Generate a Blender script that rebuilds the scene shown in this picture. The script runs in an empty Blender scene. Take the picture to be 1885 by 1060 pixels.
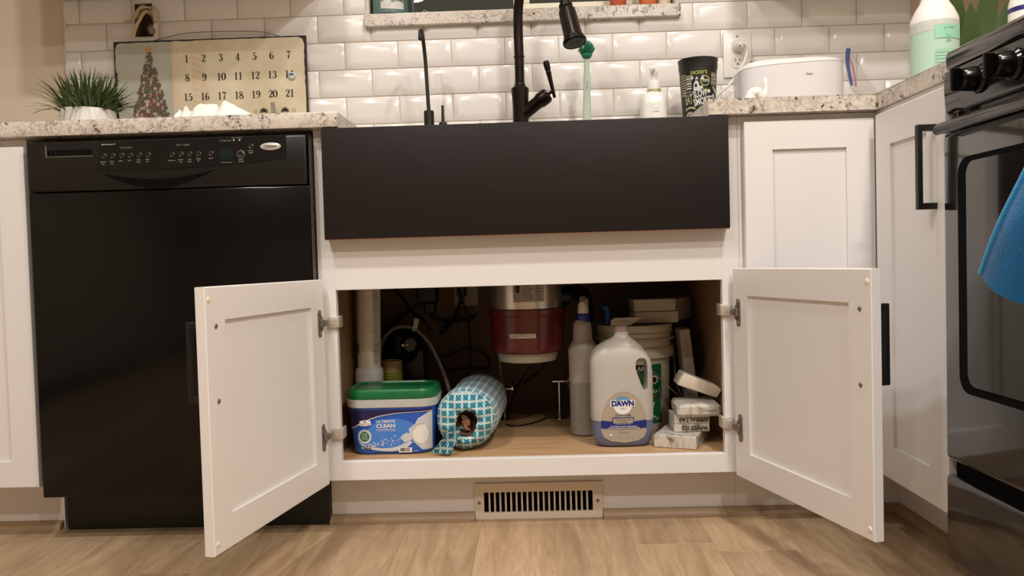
import bpy, bmesh, math, random
from mathutils import Vector, Matrix, Euler
random.seed(7)
PI = math.pi
SC = bpy.context.scene
COL = SC.collection

# ------------------------------------------------------------------ camera, world, lights, exposure
cam = bpy.data.cameras.new('camera'); camo = bpy.data.objects.new('camera', cam); COL.objects.link(camo)
cam.sensor_width = 36.0; cam.lens = 36.0 * 1491.07 / 1885; cam.clip_start = 0.02
def camera_matrix(loc, pitch, yaw, roll):
    cy, sy = math.cos(yaw), math.sin(yaw); cp, sp = math.cos(pitch), math.sin(pitch); cr, sr = math.cos(roll), math.sin(roll)
    f = Vector((-sy*cp, cy*cp, sp)); r0 = Vector((cy, sy, 0)); u0 = r0.cross(f)
    R = cr*r0 + sr*u0; U = -sr*r0 + cr*u0
    M = Matrix((R, U, -f)).transposed().to_4x4(); M.translation = loc
    return M
camo.matrix_world = camera_matrix(Vector((.0069, -1.7568, .5873)), -.0329, .0235, -.0283)
SC.camera = camo
SC.view_settings.view_transform = 'Standard'; SC.view_settings.look = 'None'
SC.view_settings.exposure = 0.0; SC.view_settings.gamma = 1.0; SC.view_settings.use_curve_mapping = False
W = bpy.data.worlds.new('night'); SC.world = W; W.use_nodes = True
W.node_tree.nodes['Background'].inputs[0].default_value = (.05, .052, .042, 1)
W.node_tree.nodes['Background'].inputs[1].default_value = 1.0
WARM = (1.0, .945, .895)
def can_light(name, x, y, power, size=.13, color=WARM):
    l = bpy.data.lights.new(name, 'AREA'); l.shape = 'DISK'; l.size = size; l.energy = power; l.color = color
    o = bpy.data.objects.new(name, l); COL.objects.link(o); o.location = (x, y, 2.425)
    return o
can_light('ceiling_lamp', -.80, -1.05, 16)
can_light('ceiling_lamp', .72, -1.05, 20)
can_light('ceiling_lamp', -.95, -1.65, 12)
can_light('ceiling_lamp', .85, -1.65, 16)
can_light('ceiling_lamp', -.75, -2.50, 15)
can_light('ceiling_lamp', .75, -2.50, 18)
can_light('ceiling_lamp', .0, -.20, 6, .10)

# ------------------------------------------------------------------ materials
def lin(c):
    return tuple(((v/255)/12.92 if v/255 <= .04045 else ((v/255+.055)/1.055)**2.4) for v in c)
MATS = {}
def mat(name, rgb, rough=.5, metal=0, spec=.5, alpha=1, trans=0, coat=0, sheen=0, emit=None, sss=0):
    if name in MATS: return MATS[name]
    m = bpy.data.materials.new(name); m.use_nodes = True
    b = m.node_tree.nodes['Principled BSDF']; i = b.inputs
    i['Base Color'].default_value = (*lin(rgb), 1); i['Roughness'].default_value = rough; i['Metallic'].default_value = metal
    i['Specular IOR Level'].default_value = spec; i['Alpha'].default_value = alpha; i['Transmission Weight'].default_value = trans
    i['Coat Weight'].default_value = coat; i['Sheen Weight'].default_value = sheen
    MATS[name] = m
    return m
def nt(m): return m.node_tree.nodes, m.node_tree.links, m.node_tree.nodes['Principled BSDF']
def ramp(N, stops, interp='LINEAR'):
    r = N.new('ShaderNodeValToRGB'); r.color_ramp.interpolation = interp
    while len(r.color_ramp.elements) < len(stops): r.color_ramp.elements.new(.5)
    for e, (p, c) in zip(r.color_ramp.elements, stops): e.position = p; e.color = (*(lin(c) if isinstance(c, tuple) else (c, c, c)), 1)
    return r
def noise(N, L, scale, detail=4, rough=.55, vec=None, dist=0):
    n = N.new('ShaderNodeTexNoise'); n.inputs['Scale'].default_value = scale; n.inputs['Detail'].default_value = detail
    n.inputs['Roughness'].default_value = rough; n.inputs['Distortion'].default_value = dist
    if vec: L.new(vec, n.inputs['Vector'])
    return n
def mix(N, L, fac, a, b):
    x = N.new('ShaderNodeMix'); x.data_type = 'RGBA'
    if isinstance(fac, float): x.inputs[0].default_value = fac
    else: L.new(fac, x.inputs[0])
    for s, v in ((6, a), (7, b)):
        if isinstance(v, tuple): x.inputs[s].default_value = (*lin(v), 1)
        else: L.new(v, x.inputs[s])
    return x.outputs[2]
def bump(N, L, b, h, strength=.2, dist=.002):
    u = N.new('ShaderNodeBump'); u.inputs['Strength'].default_value = strength; u.inputs['Distance'].default_value = dist
    L.new(h, u.inputs['Height']); L.new(u.outputs[0], b.inputs['Normal'])
def objcoord(N, L, scale=(1, 1, 1), randomise=False):
    t = N.new('ShaderNodeTexCoord'); mp = N.new('ShaderNodeMapping'); mp.inputs['Scale'].default_value = scale
    L.new(t.outputs['Object'], mp.inputs['Vector'])
    if randomise:
        oi = N.new('ShaderNodeObjectInfo'); v = N.new('ShaderNodeVectorMath'); v.operation = 'SCALE'
        cmb = N.new('ShaderNodeCombineXYZ')
        for k, s in enumerate((7.3, 13.1, 3.7)):
            q = N.new('ShaderNodeMath'); q.operation = 'MULTIPLY'; q.inputs[1].default_value = s * 5
            L.new(oi.outputs['Random'], q.inputs[0]); L.new(q.outputs[0], cmb.inputs[k])
        L.new(cmb.outputs[0], mp.inputs['Location'])
        return mp.outputs[0], oi.outputs['Random']
    return mp.outputs[0]

M_white = mat('painted_white', (230, 227, 225), .38)
M_gap = mat('white_shade', (214, 210, 202), .5)
M_wall = mat('beige_drywall', (218, 204, 182), .9)
M_ceil = mat('ceiling_white', (235, 232, 226), .9)
M_roomwall = mat('room_wall', (176, 164, 148), .9)
M_tile = mat('glazed_tile', (233, 229, 225), .2)
M_grout = mat('grout', (206, 197, 182), .9)
M_blk = mat('black_gloss', (8, 7, 7), .16, spec=.35)
M_blkm = mat('black_satin', (15, 13, 12), .35)
M_range = mat('range_black', (17, 15, 14), .12, coat=.5)
M_rangeglass = mat('oven_glass', (26, 23, 20), .06, coat=.6)
M_black_deep = mat('black_recess', (4, 4, 4), .8, spec=.1)
M_bronze = mat('oil_bronze', (38, 31, 27), .32, metal=.75)
M_handle = mat('matte_black_metal', (20, 18, 17), .45)
M_nickel = mat('nickel', (206, 198, 184), .38, metal=.55)
M_nickeld = mat('dark_nickel', (130, 121, 110), .4, metal=.55)
M_chrome = mat('chrome', (215, 212, 206), .08, metal=1)
M_steel = mat('brushed_steel', (214, 206, 194), .28, metal=.9)
M_red = mat('disposal_red', (92, 22, 20), .3, coat=.3)
M_plwhite = mat('white_plastic', (236, 233, 228), .35)
M_plgrey = mat('grey_plastic', (190, 184, 172), .45)
M_cream = mat('cream_vinyl', (226, 220, 200), .45)
M_black_pl = mat('black_plastic', (13, 12, 12), .4)
M_cable = mat('black_rubber', (16, 14, 15), .55)
M_print = mat('print_white', (235, 232, 226), .5)
M_printgrey = mat('print_grey', (165, 160, 152), .5)
M_ink = mat('ink_black', (28, 22, 20), .6)
M_paper = mat('white_paper', (242, 239, 232), .85)

def granite():
    m = mat('granite', (205, 195, 180), .22)
    N, L, b = nt(m); v = objcoord(N, L)
    n1 = noise(N, L, 11, 6, .65, v, .8); n2 = noise(N, L, 84, 5, .62, v, .5); n3 = noise(N, L, 150, 3, .5, v); n4 = noise(N, L, 24, 4, .6, v)
    base = mix(N, L, ramp(N, [(.38, 0.0), (.62, 1.0)]).outputs[0], (206, 197, 184), (168, 158, 146))
    L.new(n4.outputs[0], base.node.inputs[0].links[0].from_node.inputs[0])
    fine = ramp(N, [(.42, 0.0), (.60, 1.0)]); L.new(n3.outputs[0], fine.inputs[0])
    base2 = mix(N, L, fine.outputs[0], base, (214, 206, 195))
    dk = ramp(N, [(.52, 0.0), (.58, 1.0)]); L.new(n2.outputs[0], dk.inputs[0])
    cl = ramp(N, [(.50, 0.0), (.62, 1.0)]); L.new(n1.outputs[0], cl.inputs[0])
    mu = N.new('ShaderNodeMath'); mu.operation = 'MULTIPLY'; L.new(dk.outputs[0], mu.inputs[0]); L.new(cl.outputs[0], mu.inputs[1])
    c3 = mix(N, L, mu.outputs[0], base2, (58, 48, 44))
    sp = ramp(N, [(.635, 0.0), (.67, 1.0)]); L.new(n2.outputs[0], sp.inputs[0])
    c4 = mix(N, L, sp.outputs[0], c3, (72, 60, 54))
    L.new(c4, b.inputs['Base Color'])
    return m
M_granite = granite()
def wood_floor():
    m = mat('oak_plank', (178, 139, 96), .42)
    N, L, b = nt(m); v, rnd = objcoord(N, L, (9, 1.1, 1), True)
    n = noise(N, L, 3.2, 7, .62, v, .6); n2 = noise(N, L, 16, 4, .6, v)
    r = ramp(N, [(.28, (150, 122, 93)), (.48, (180, 153, 120)), (.66, (198, 172, 138)), (.82, (170, 141, 108))]); L.new(n.outputs[0], r.inputs[0])
    fr = ramp(N, [(.35, 0.0), (.75, .55)]); L.new(n2.outputs[0], fr.inputs[0])
    c = mix(N, L, fr.outputs[0], r.outputs[0], (158, 126, 94))
    hs = N.new('ShaderNodeHueSaturation'); mr = N.new('ShaderNodeMapRange'); mr.inputs['To Min'].default_value = .82; mr.inputs['To Max'].default_value = 1.06
    L.new(rnd, mr.inputs[0]); L.new(mr.outputs[0], hs.inputs['Value']); L.new(c, hs.inputs['Color']); L.new(hs.outputs[0], b.inputs['Base Color'])
    bump(N, L, b, n2.outputs[0], .12, .001)
    return m
M_floor = wood_floor()
def maple():
    m = mat('maple_ply', (190, 152, 112), .5)
    N, L, b = nt(m); v = objcoord(N, L, (2, 14, 2))
    n = noise(N, L, 4, 5, .6, v, .4); r = ramp(N, [(.3, (176, 138, 98)), (.7, (204, 168, 126))]); L.new(n.outputs[0], r.inputs[0]); L.new(r.outputs[0], b.inputs['Base Color'])
    return m
M_maple = maple()
def apron_mat():
    m = mat('apron_black', (45, 39, 37), .5, spec=.2)
    N, L, b = nt(m); v = objcoord(N, L, (3, 3, 160)); n = noise(N, L, 6, 3, .5, v)
    r = ramp(N, [(.3, (30, 25, 24)), (.7, (38, 32, 30))]); L.new(n.outputs[0], r.inputs[0]); L.new(r.outputs[0], b.inputs['Base Color'])
    return m
M_apron = apron_mat()
def trellis():
    m = mat('teal_trellis_cloth', (22, 128, 152), .85, sheen=.2)
    N, L, b = nt(m)
    uv = N.new('ShaderNodeUVMap'); fr = N.new('ShaderNodeVectorMath'); fr.operation = 'FRACTION'; L.new(uv.outputs[0], fr.inputs[0])
    prev = None
    for c in ((0, 0, 0), (1, 0, 0), (0, 1, 0), (1, 1, 0)):
        d = N.new('ShaderNodeVectorMath'); d.operation = 'DISTANCE'; d.inputs[1].default_value = c; L.new(fr.outputs[0], d.inputs[0])
        s = N.new('ShaderNodeMath'); s.operation = 'SUBTRACT'; s.inputs[1].default_value = .61; L.new(d.outputs['Value'], s.inputs[0])
        a = N.new('ShaderNodeMath'); a.operation = 'ABSOLUTE'; L.new(s.outputs[0], a.inputs[0])
        l = N.new('ShaderNodeMath'); l.operation = 'LESS_THAN'; l.inputs[1].default_value = .055; L.new(a.outputs[0], l.inputs[0])
        if prev is None: prev = l.outputs[0]
        else:
            x = N.new('ShaderNodeMath'); x.operation = 'MAXIMUM'; L.new(prev, x.inputs[0]); L.new(l.outputs[0], x.inputs[1]); prev = x.outputs[0]
    L.new(mix(N, L, prev, (20, 126, 152), (222, 226, 216)), b.inputs['Base Color'])
    return m
M_trellis = trellis()
def marble(name, a, bcol, scale=26):
    m = mat(name, a, .3); N, L, b = nt(m); v = objcoord(N, L)
    n = noise(N, L, scale, 7, .7, v, 1.2); r = ramp(N, [(.36, bcol), (.5, a), (.62, a), (.72, bcol)]); L.new(n.outputs[0], r.inputs[0]); L.new(r.outputs[0], b.inputs['Base Color'])
    return m
M_marble = marble('stone_sample_marble', (222, 216, 204), (128, 120, 110))
M_marble2 = marble('stone_sample_grey', (206, 200, 188), (110, 102, 94), 20)
def terry(name, rgb):
    m = mat(name, rgb, .95, sheen=.4); N, L, b = nt(m); v = objcoord(N, L); n = noise(N, L, 420, 2, .5, v); bump(N, L, b, n.outputs[0], .7, .003)
    return m
M_towel = terry('blue_terry', (16, 142, 214))

# ------------------------------------------------------------------ geometry helpers
def box(bm, x0, x1, y0, y1, z0, z1, bev=0, seg=1, M=None):
    r = bmesh.ops.create_cube(bm, size=1, matrix=Matrix.Translation(((x0+x1)/2, (y0+y1)/2, (z0+z1)/2)) @ Matrix.Diagonal((abs(x1-x0), abs(y1-y0), abs(z1-z0), 1)))
    vs = r['verts']
    if bev:
        es = list({e for v in vs for e in v.link_edges})
        rr = bmesh.ops.bevel(bm, geom=es, offset=bev, segments=seg, profile=.5, affect='EDGES')
        vs = list({v for f in rr['faces'] for v in f.verts} | {v for v in vs if v.is_valid})
    if M is not None: bmesh.ops.transform(bm, matrix=M, verts=[v for v in vs if v.is_valid])
    return vs
def loft(bm, loops, cap0=True, cap1=True):
    rows = [[bm.verts.new(p) for p in lp] for lp in loops]
    n = len(rows[0])
    for a, b in zip(rows, rows[1:]):
        for i in range(n): bm.faces.new((a[i], a[(i+1) % n], b[(i+1) % n], b[i]))
    if cap0: bm.faces.new(rows[0])
    if cap1: bm.faces.new(rows[-1])
    return rows
def lathe(bm, prof, seg=32, c=(0, 0, 0), M=None, cap0=True, cap1=True):
    loops = []
    for r, z in prof:
        lp = [Vector((r*math.cos(2*PI*k/seg), r*math.sin(2*PI*k/seg), z)) for k in range(seg)]
        if M is not None: lp = [M @ p for p in lp]
        loops.append([p + Vector(c) for p in lp])
    return loft(bm, loops, cap0, cap1)
def axis_matrix(d):
    return Vector((0, 0, 1)).rotation_difference(Vector(d).normalized()).to_matrix()
def smooth_path(pts, n=8):
    P = [Vector(p) for p in pts]
    if len(P) < 3: return P
    out = []
    for i in range(len(P)-1):
        p0, p1, p2, p3 = P[max(i-1, 0)], P[i], P[i+1], P[min(i+2, len(P)-1)]
        for k in range(n):
            t = k/n; out.append(.5*((2*p1) + (p2-p0)*t + (2*p0-5*p1+4*p2-p3)*t*t + (3*p1-p0-3*p2+p3)*t**3))
    out.append(P[-1])
    return out
def tube(bm, pts, r, seg=10, n=8, smooth=True, cap=True):
    P = smooth_path(pts, n) if smooth else [Vector(p) for p in pts]
    loops = []; T = (P[1]-P[0]).normalized(); ref = Vector((0, 0, 1)) if abs(T.z) < .9 else Vector((1, 0, 0))
    A = T.cross(ref).normalized()
    for i, p in enumerate(P):
        T = (P[min(i+1, len(P)-1)] - P[max(i-1, 0)]).normalized()
        A = (A - T*A.dot(T)).normalized(); B = T.cross(A)
        rr = r if not isinstance(r, (list, tuple)) else r[0] + (r[1]-r[0])*i/(len(P)-1)
        loops.append([p + rr*(math.cos(2*PI*k/seg)*A + math.sin(2*PI*k/seg)*B) for k in range(seg)])
    return loft(bm, loops, cap, cap)
def rrect(w, d, r, n=6):
    out = []
    for cx, cy, a0 in ((w/2-r, d/2-r, 0), (-w/2+r, d/2-r, PI/2), (-w/2+r, -d/2+r, PI), (w/2-r, -d/2+r, 1.5*PI)):
        for k in range(n+1):
            a = a0 + PI/2*k/n; out.append((cx + r*math.cos(a), cy + r*math.sin(a)))
    return out
def sellipse(w, d, e=4, n=44):
    out = []
    for k in range(n):
        a = 2*PI*k/n; c, s = math.cos(a), math.sin(a)
        out.append((w/2*math.copysign(abs(c)**(2/e), c), d/2*math.copysign(abs(s)**(2/e), s)))
    return out
def prism(bm, pts, fn0, fn1):
    loft(bm, [[fn0(p) for p in pts], [fn1(p) for p in pts]])
def finish(name, bm, m, parent=None, smooth=35, kind=None, label=None):
    bmesh.ops.recalc_face_normals(bm, faces=bm.faces[:])
    me = bpy.data.meshes.new(name); bm.to_mesh(me); bm.free()
    for x in (m if isinstance(m, (list, tuple)) else [m]): me.materials.append(x)
    if smooth:
        for p in me.polygons: p.use_smooth = True
        me.set_sharp_from_angle(angle=math.radians(smooth))
    o = bpy.data.objects.new(name, me); COL.objects.link(o)
    if parent is not None:
        o.parent = parent
        if parent.type == 'EMPTY': o.matrix_parent_inverse = Matrix.Translation(-parent.location)
    if kind: o['kind'] = kind
    if label: o['label'] = label
    return o
def B(): return bmesh.new()
def part(name, m, parent, fn, **k):
    bm = B(); fn(bm); return finish(name, bm, m, parent, **k)
def tag(o, label, cat, group=None):
    o['label'] = label; o['category'] = cat
    if group: o['group'] = group
    return o
def thing(name, label, cat, loc, group=None):
    o = bpy.data.objects.new(name, None); COL.objects.link(o); o.location = loc; o.empty_display_size = .05
    return tag(o, label, cat, group)
def structure(name, bm, m, smooth=0):
    return finish(name, bm, m, None, smooth, 'structure')
TEXTS = {}
def text_geo(s, bold=0.0):
    key = (s, bold)
    if key in TEXTS: return TEXTS[key]
    cu = bpy.data.curves.new('t', 'FONT'); cu.body = s; cu.size = 1; cu.resolution_u = 3; cu.offset = bold; cu.fill_mode = 'FRONT'
    o = bpy.data.objects.new('t', cu); me = o.to_mesh()
    V = [(v.co.x, v.co.y) for v in me.vertices]; F = [tuple(p.vertices) for p in me.polygons]
    o.to_mesh_clear(); bpy.data.objects.remove(o); bpy.data.curves.remove(cu)
    if V:
        x0 = min(v[0] for v in V); x1 = max(v[0] for v in V); y0 = min(v[1] for v in V); y1 = max(v[1] for v in V)
        V = [(v[0]-x0, v[1]-y0) for v in V]
        TEXTS[key] = (V, F, x1-x0, y1-y0)
    else: TEXTS[key] = ([], [], 1, 1)
    return TEXTS[key]
class Decal:
    """flat print laid on a surface: fn(u, v, off) gives the point"""
    def __init__(s, fn, strip=None): s.fn = fn; s.bm = B(); s.mats = []; s.strip = strip; s.n = 0
    def mi(s, m):
        if m not in s.mats: s.mats.append(m)
        return s.mats.index(m)
    def add(s, V, F, m, layer):
        s.n += 1; layer += min(s.n, 300)*.012   # no two prints share one plane
        t = B(); vs = [t.verts.new((u, v, 0)) for u, v in V]
        for f in F:
            try: t.faces.new([vs[i] for i in f])
            except ValueError: pass
        if s.strip and V:
            u0 = min(v[0] for v in V); u1 = max(v[0] for v in V); u = math.ceil(u0/s.strip)*s.strip
            while u < u1:
                bmesh.ops.bisect_plane(t, geom=t.verts[:]+t.edges[:]+t.faces[:], plane_co=(u, 0, 0), plane_no=(1, 0, 0)); u += s.strip
        i = s.mi(m); mp = {v: s.bm.verts.new(s.fn(v.co.x, v.co.y, .0003 + .00025*layer)) for v in t.verts}
        for f in t.faces:
            nf = s.bm.faces.new([mp[v] for v in f.verts]); nf.material_index = i
        t.free()
    def poly(s, pts, m, layer=1): s.add(pts, [tuple(range(len(pts)))], m, layer)
    def rect(s, u0, u1, v0, v1, m, layer=1): s.poly([(u0, v0), (u1, v0), (u1, v1), (u0, v1)], m, layer)
    def ell(s, u, v, a, b, m, layer=1, n=24): s.poly([(u+a*math.cos(2*PI*k/n), v+b*math.sin(2*PI*k/n)) for k in range(n)], m, layer)
    def ring(s, u, v, a, b, t, m, layer=1, n=24):
        V = []; F = []
        for k in range(n):
            c, q = math.cos(2*PI*k/n), math.sin(2*PI*k/n); V += [(u+a*c, v+b*q), (u+(a-t)*c, v+(b-t)*q)]
        for k in range(n): j = (k+1) % n; F.append((2*k, 2*j, 2*j+1, 2*k+1))
        s.add(V, F, m, layer)
    def text(s, st, u, v, h, m, layer=2, w=None, rot=0, bold=0.0, align='c'):
        V, F, tw, th = text_geo(st, bold)
        if not V: return
        sy = h/th; sx = (w/tw) if w else sy; W_ = tw*sx
        ox = {'c': -W_/2, 'l': 0, 'r': -W_}[align]; c, q = math.cos(rot), math.sin(rot)
        P = []
        for x, y in V:
            x, y = x*sx+ox, y*sy-h/2; P.append((u + x*c - y*q, v + x*q + y*c))
        s.add(P, F, m, layer)
    def stroke(s, pts, wd, m, layer=2, n=6):
        P = smooth_path([(p[0], p[1], 0) for p in pts], n); k = len(P); V = []; F = []
        for i, p in enumerate(P):
            T = (P[min(i+1, k-1)] - P[max(i-1, 0)]).normalized(); Nn = Vector((-T.y, T.x, 0))
            if isinstance(wd, (list, tuple)):
                t = i/(k-1)*(len(wd)-1); a = min(int(t), len(wd)-2); ww = wd[a] + (wd[a+1]-wd[a])*(t-a)
            else: ww = wd
            V += [(p+Nn*ww/2)[:2], (p-Nn*ww/2)[:2]]
        for i in range(k-1): F.append((2*i, 2*i+1, 2*i+3, 2*i+2))
        s.add(V, F, m, layer)
    def done(s, name, parent, **k):
        bmx = s.bm; me = bpy.data.meshes.new(name); bmx.to_mesh(me); bmx.free()
        for m in s.mats: me.materials.append(m)
        o = bpy.data.objects.new(name, me); COL.objects.link(o); o.parent = parent
        if parent.type == 'EMPTY': o.matrix_parent_inverse = Matrix.Translation(-parent.location)
        for a, b in k.items(): o[a] = b
        return o
def front(y0): return lambda u, v, o: Vector((u, y0-o, v))

# ------------------------------------------------------------------ room shell
WY = .6136; CT = .9166; FZ = .1565
XL, XR, YF, ZC = -2.6, 1.395, -4.6, 2.44
bm = B(); box(bm, XL-.1, XR+.1, YF-.1, WY+.3, -.06, -.012); floor = structure('floor', bm, mat('subfloor', (60, 48, 36), .9))
# planks run away from the camera
PW = .162
pm = B(); box(pm, -PW/2+.0001, PW/2-.0001, -.61, .61, -.012, 0, .0003)
plank0 = finish('plank', pm, M_floor, floor, 30); first = True
x = -1.988
col_i = 0
while x < 1.5:
    y = .5016 if col_i == 14 else -.10 + (col_i*.437 % .60)
    while y > YF - .6:
        o = plank0 if first else plank0.copy()
        if not first: COL.objects.link(o)
        first = False; o.parent = floor; o.location = (x + .005, y, 0)
        y -= 1.2206
    x += PW; col_i += 1
def panel_with_holes(bm, xs, zs, holes, y0, y1):
    xs = sorted(set(xs)); zs = sorted(set(zs))
    for a, b in zip(xs, xs[1:]):
        for c, d in zip(zs, zs[1:]):
            mx, mz = (a+b)/2, (c+d)/2
            if any(h[0] < mx < h[1] and h[2] < mz < h[3] for h in holes): continue
            box(bm, a, b, y0, y1, c, d)
    bmesh.ops.remove_doubles(bm, verts=bm.verts[:], dist=1e-5)
WIN = (-.441, .445, 1.310, 2.15); OUT = (-1.1285, -1.0735, 1.2713, 1.368)
bm = B(); panel_with_holes(bm, [XL, XR, WIN[0], WIN[1], OUT[0], OUT[1]], [-.06, ZC, WIN[2], WIN[3], OUT[2], OUT[3]], [WIN, OUT], WY+.004, WY+.12)
wall_back = structure('wall_back', bm, M_wall)
bm = B(); panel_with_holes(bm, [-1.335, 1.1186, WIN[0], WIN[1], OUT[0], OUT[1]], [.90, 1.50, WIN[2], OUT[2], OUT[3]], [(WIN[0], WIN[1], WIN[2], 9), OUT], WY, WY+.0045)
finish('grout_bed', bm, M_grout, wall_back, 0)
def tile_bm():
    bm = B(); w, h, i = .1524/2, .0762/2, .0165
    L0 = [(-w, .0), (w, .0)]
    def ring(a, b, y): return [bm.verts.new(p) for p in ((-a, y, -b), (a, y, -b), (a, y, b), (-a, y, b))]
    r = [ring(w, h, .002), ring(w, h, -.0016), ring(w-.0010, h-.0010, -.0026), ring(w-i, h-i, -.0084), ring(w-i-.003, h-i-.003, -.0088)]
    for a, b in zip(r, r[1:]):
        for k in range(4): bm.faces.new((a[k], a[(k+1) % 4], b[(k+1) % 4], b[k]))
    bm.faces.new(r[-1]); bm.faces.new(r[0])
    return bm
tile0 = finish('tile', tile_bm(), M_tile, wall_back, 30); used = False
TX, TZ, PX, PZ = -.5161, 1.1574, .1554, .0792
LIM = (-1.333, 1.1186, CT+.001, 1.47)
SILL = (-.452, .456, 1.2735, 9)
holes = [SILL, OUT]
for row in range(-4, 4):
    z0 = TZ + row*PZ
    off = 0 if row % 2 == 0 else PX/2
    k0 = int((LIM[0]-TX-off)//PX) - 1
    for k in range(k0, 24):
        x0 = TX + off + k*PX; cx, cz = x0+PX/2, z0+PZ/2
        R = (cx-.0762, cx+.0762, cz-.0381, cz+.0381)
        if R[1] <= LIM[0]+.004 or R[0] >= LIM[1]-.004 or R[3] <= LIM[2]+.002: continue
        pieces = [(max(R[0], LIM[0]), min(R[1], LIM[1]), max(R[2], LIM[2]), R[3])]
        for h in holes:
            nxt = []
            for p in pieces:
                if p[1] <= h[0] or p[0] >= h[1] or p[3] <= h[2] or p[2] >= h[3]: nxt.append(p); continue
                if p[0] < h[0]: nxt.append((p[0], h[0], p[2], p[3]))
                if p[1] > h[1]: nxt.append((h[1], p[1], p[2], p[3]))
                a, b = max(p[0], h[0]), min(p[1], h[1])
                if p[2] < h[2]: nxt.append((a, b, p[2], h[2]))
                if p[3] > h[3]: nxt.append((a, b, h[3], p[3]))
            pieces = nxt
        for p in pieces:
            if p[1]-p[0] < .004 or p[3]-p[2] < .004: continue
            if abs((p[1]-p[0])-.1524) < 1e-4 and abs((p[3]-p[2])-.0762) < 1e-4:
                o = tile0 if not used else tile0.copy()
                if used: COL.objects.link(o)
                used = True; o.location = (cx, WY, cz)
            else:
                bm = tile_bm()
                for co, no in (((p[0]-cx, 0, 0), (-1, 0, 0)), ((p[1]-cx, 0, 0), (1, 0, 0)), ((0, 0, p[2]-cz), (0, 0, -1)), ((0, 0, p[3]-cz), (0, 0, 1))):
                    if abs(co[0]) > .0761 or abs(co[2]) > .0380: continue
                    g = bmesh.ops.bisect_plane(bm, geom=bm.verts[:]+bm.edges[:]+bm.faces[:], plane_co=co, plane_no=no, clear_outer=True)
                    es = [e for e in g['geom_cut'] if isinstance(e, bmesh.types.BMEdge)]
                    if es: bmesh.ops.holes_fill(bm, edges=es)
                o = finish('tile', bm, M_tile, wall_back, 30); o.location = (cx, WY, cz)
            o.parent = wall_back
part('tile_edge_trim', M_cream, wall_back, lambda b: box(b, -1.3375, -1.333, WY-.008, WY+.004, CT, 1.5))
bm = B(); box(bm, XL-.1, XL, YF, WY+.12, -.06, ZC); structure('wall_left', bm, M_roomwall)
bm = B(); box(bm, XR, XR+.1, YF, WY+.12, -.06, ZC); structure('wall_right', bm, M_wall)
bm = B(); box(bm, XL-.1, XR+.1, YF-.1, YF, -.06, ZC); structure('wall_front', bm, M_roomwall)
bm = B(); box(bm, XL-.1, XR+.1, YF-.1, WY+.12, ZC, ZC+.1); structure('ceiling', bm, M_ceil)

# window
win = bpy.data.objects.new('window_1', None); COL.objects.link(win); win.location = (0, WY, 1.31); win['kind'] = 'structure'
part('window_sill', M_granite, win, lambda b: box(b, -.4522, .4556, WY-.026, WY+.118, 1.2733, 1.3100, .0025))
def wframe(b):
    x0, x1, z0, z1 = WIN; y0, y1 = WY+.06, WY+.118
    box(b, x0, x0+.03, y0, y1, z0, z1, .002); box(b, x1-.03, x1, y0, y1, z0, z1, .002)
    box(b, x0+.03, x1-.03, y0, y1, z1-.03, z1, .002); box(b, x0+.03, x1-.03, y0+.02, y1, z0, z0+.012, .002)
part('window_frame', M_cream, win, wframe)
part('mullion', M_cream, win, lambda b: box(b, -.022, -.002, WY+.06, WY+.10, 1.3101, 2.12, .002))
def sash(b):
    y0, y1 = WY+.066, WY+.09
    box(b, -.002, .415, y0, y1, 1.3221, 1.352, .003); box(b, -.002, .415, y0, y1, 2.09, 2.12, .003)
    box(b, -.002, .026, y0, y1, 1.352, 2.09, .003); box(b, .389, .415, y0, y1, 1.352, 2.09, .003)
part('sash', M_cream, win, sash)
M_glass = mat('window_glass', (225, 232, 226), .0, trans=1)
part('pane', M_glass, win, lambda b: box(b, -.411, -.022, WY+.095, WY+.099, 1.3222, 2.12))
part('pane', M_glass, win, lambda b: box(b, .026, .389, WY+.076, WY+.080, 1.352, 2.09))

# quarter-round floor trims
def qround(bm, p0, p1, inward, r=.0185):
    p0, p1 = Vector(p0), Vector(p1); n = Vector(inward)
    prof = [(0, 0)] + [(r*math.cos(a), r*math.sin(a)) for a in [PI/2*k/6 for k in range(7)]]
    loft(bm, [[p + n*a + Vector((0, 0, z)) for a, z in prof] for p in (p0, p1)])
M_trim = mat('taupe_trim', (160, 136, 106), .45)
TY = .076
for i, (a, b_, n) in enumerate((((-.466, TY, 0), (-.1355, TY, 0), (0, -1, 0)), ((.1570, TY, 0), (.826, TY, 0), (0, -1, 0)), ((.826, TY-.0185, 0), (.826, -.334, 0), (-1, 0, 0)), ((-1.9, TY, 0), (-1.088, TY, 0), (0, -1, 0)))):
    bm = B(); qround(bm, a, b_, n); structure('trim_%d' % (i+1), bm, M_trim, 40)

# ------------------------------------------------------------------ cabinets
def shaker(bm, w, h, M, t=.019, st=.057, rec=.006, rail=None, bev=.0014):
    rail = rail or st
    o = [(0, 0), (w, 0), (w, h), (0, h)]; i = [(st, rail), (w-st, rail), (w-st, h-rail), (st, h-rail)]
    b = bev; oo = [(b, b), (w-b, b), (w-b, h-b), (b, h-b)]
    R = lambda pts, y: [bm.verts.new(M @ Vector((x, y, z))) for x, z in pts]
    def q(a, c):
        for k in range(4): bm.faces.new((a[k], a[(k+1) % 4], c[(k+1) % 4], c[k]))
    ob0, ob, of, of1 = R(oo, 0), R(o, b), R(o, t-b), R(oo, t)
    ib, ib2, if_, if2 = R(i, 0), R(i, rec), R(i, t), R(i, t-rec)
    q(ob0, ob); q(ob, of); q(of, of1); q(ob0, ib); q(of1, if_); q(ib, ib2); q(if_, if2)
    bm.faces.new(ib2); bm.faces.new(if2)
def frameM(o, ex, ey): return Matrix(((ex[0], ey[0], 0, o[0]), (ex[1], ey[1], 0, o[1]), (0, 0, 1, o[2]), (0, 0, 0, 1)))
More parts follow.
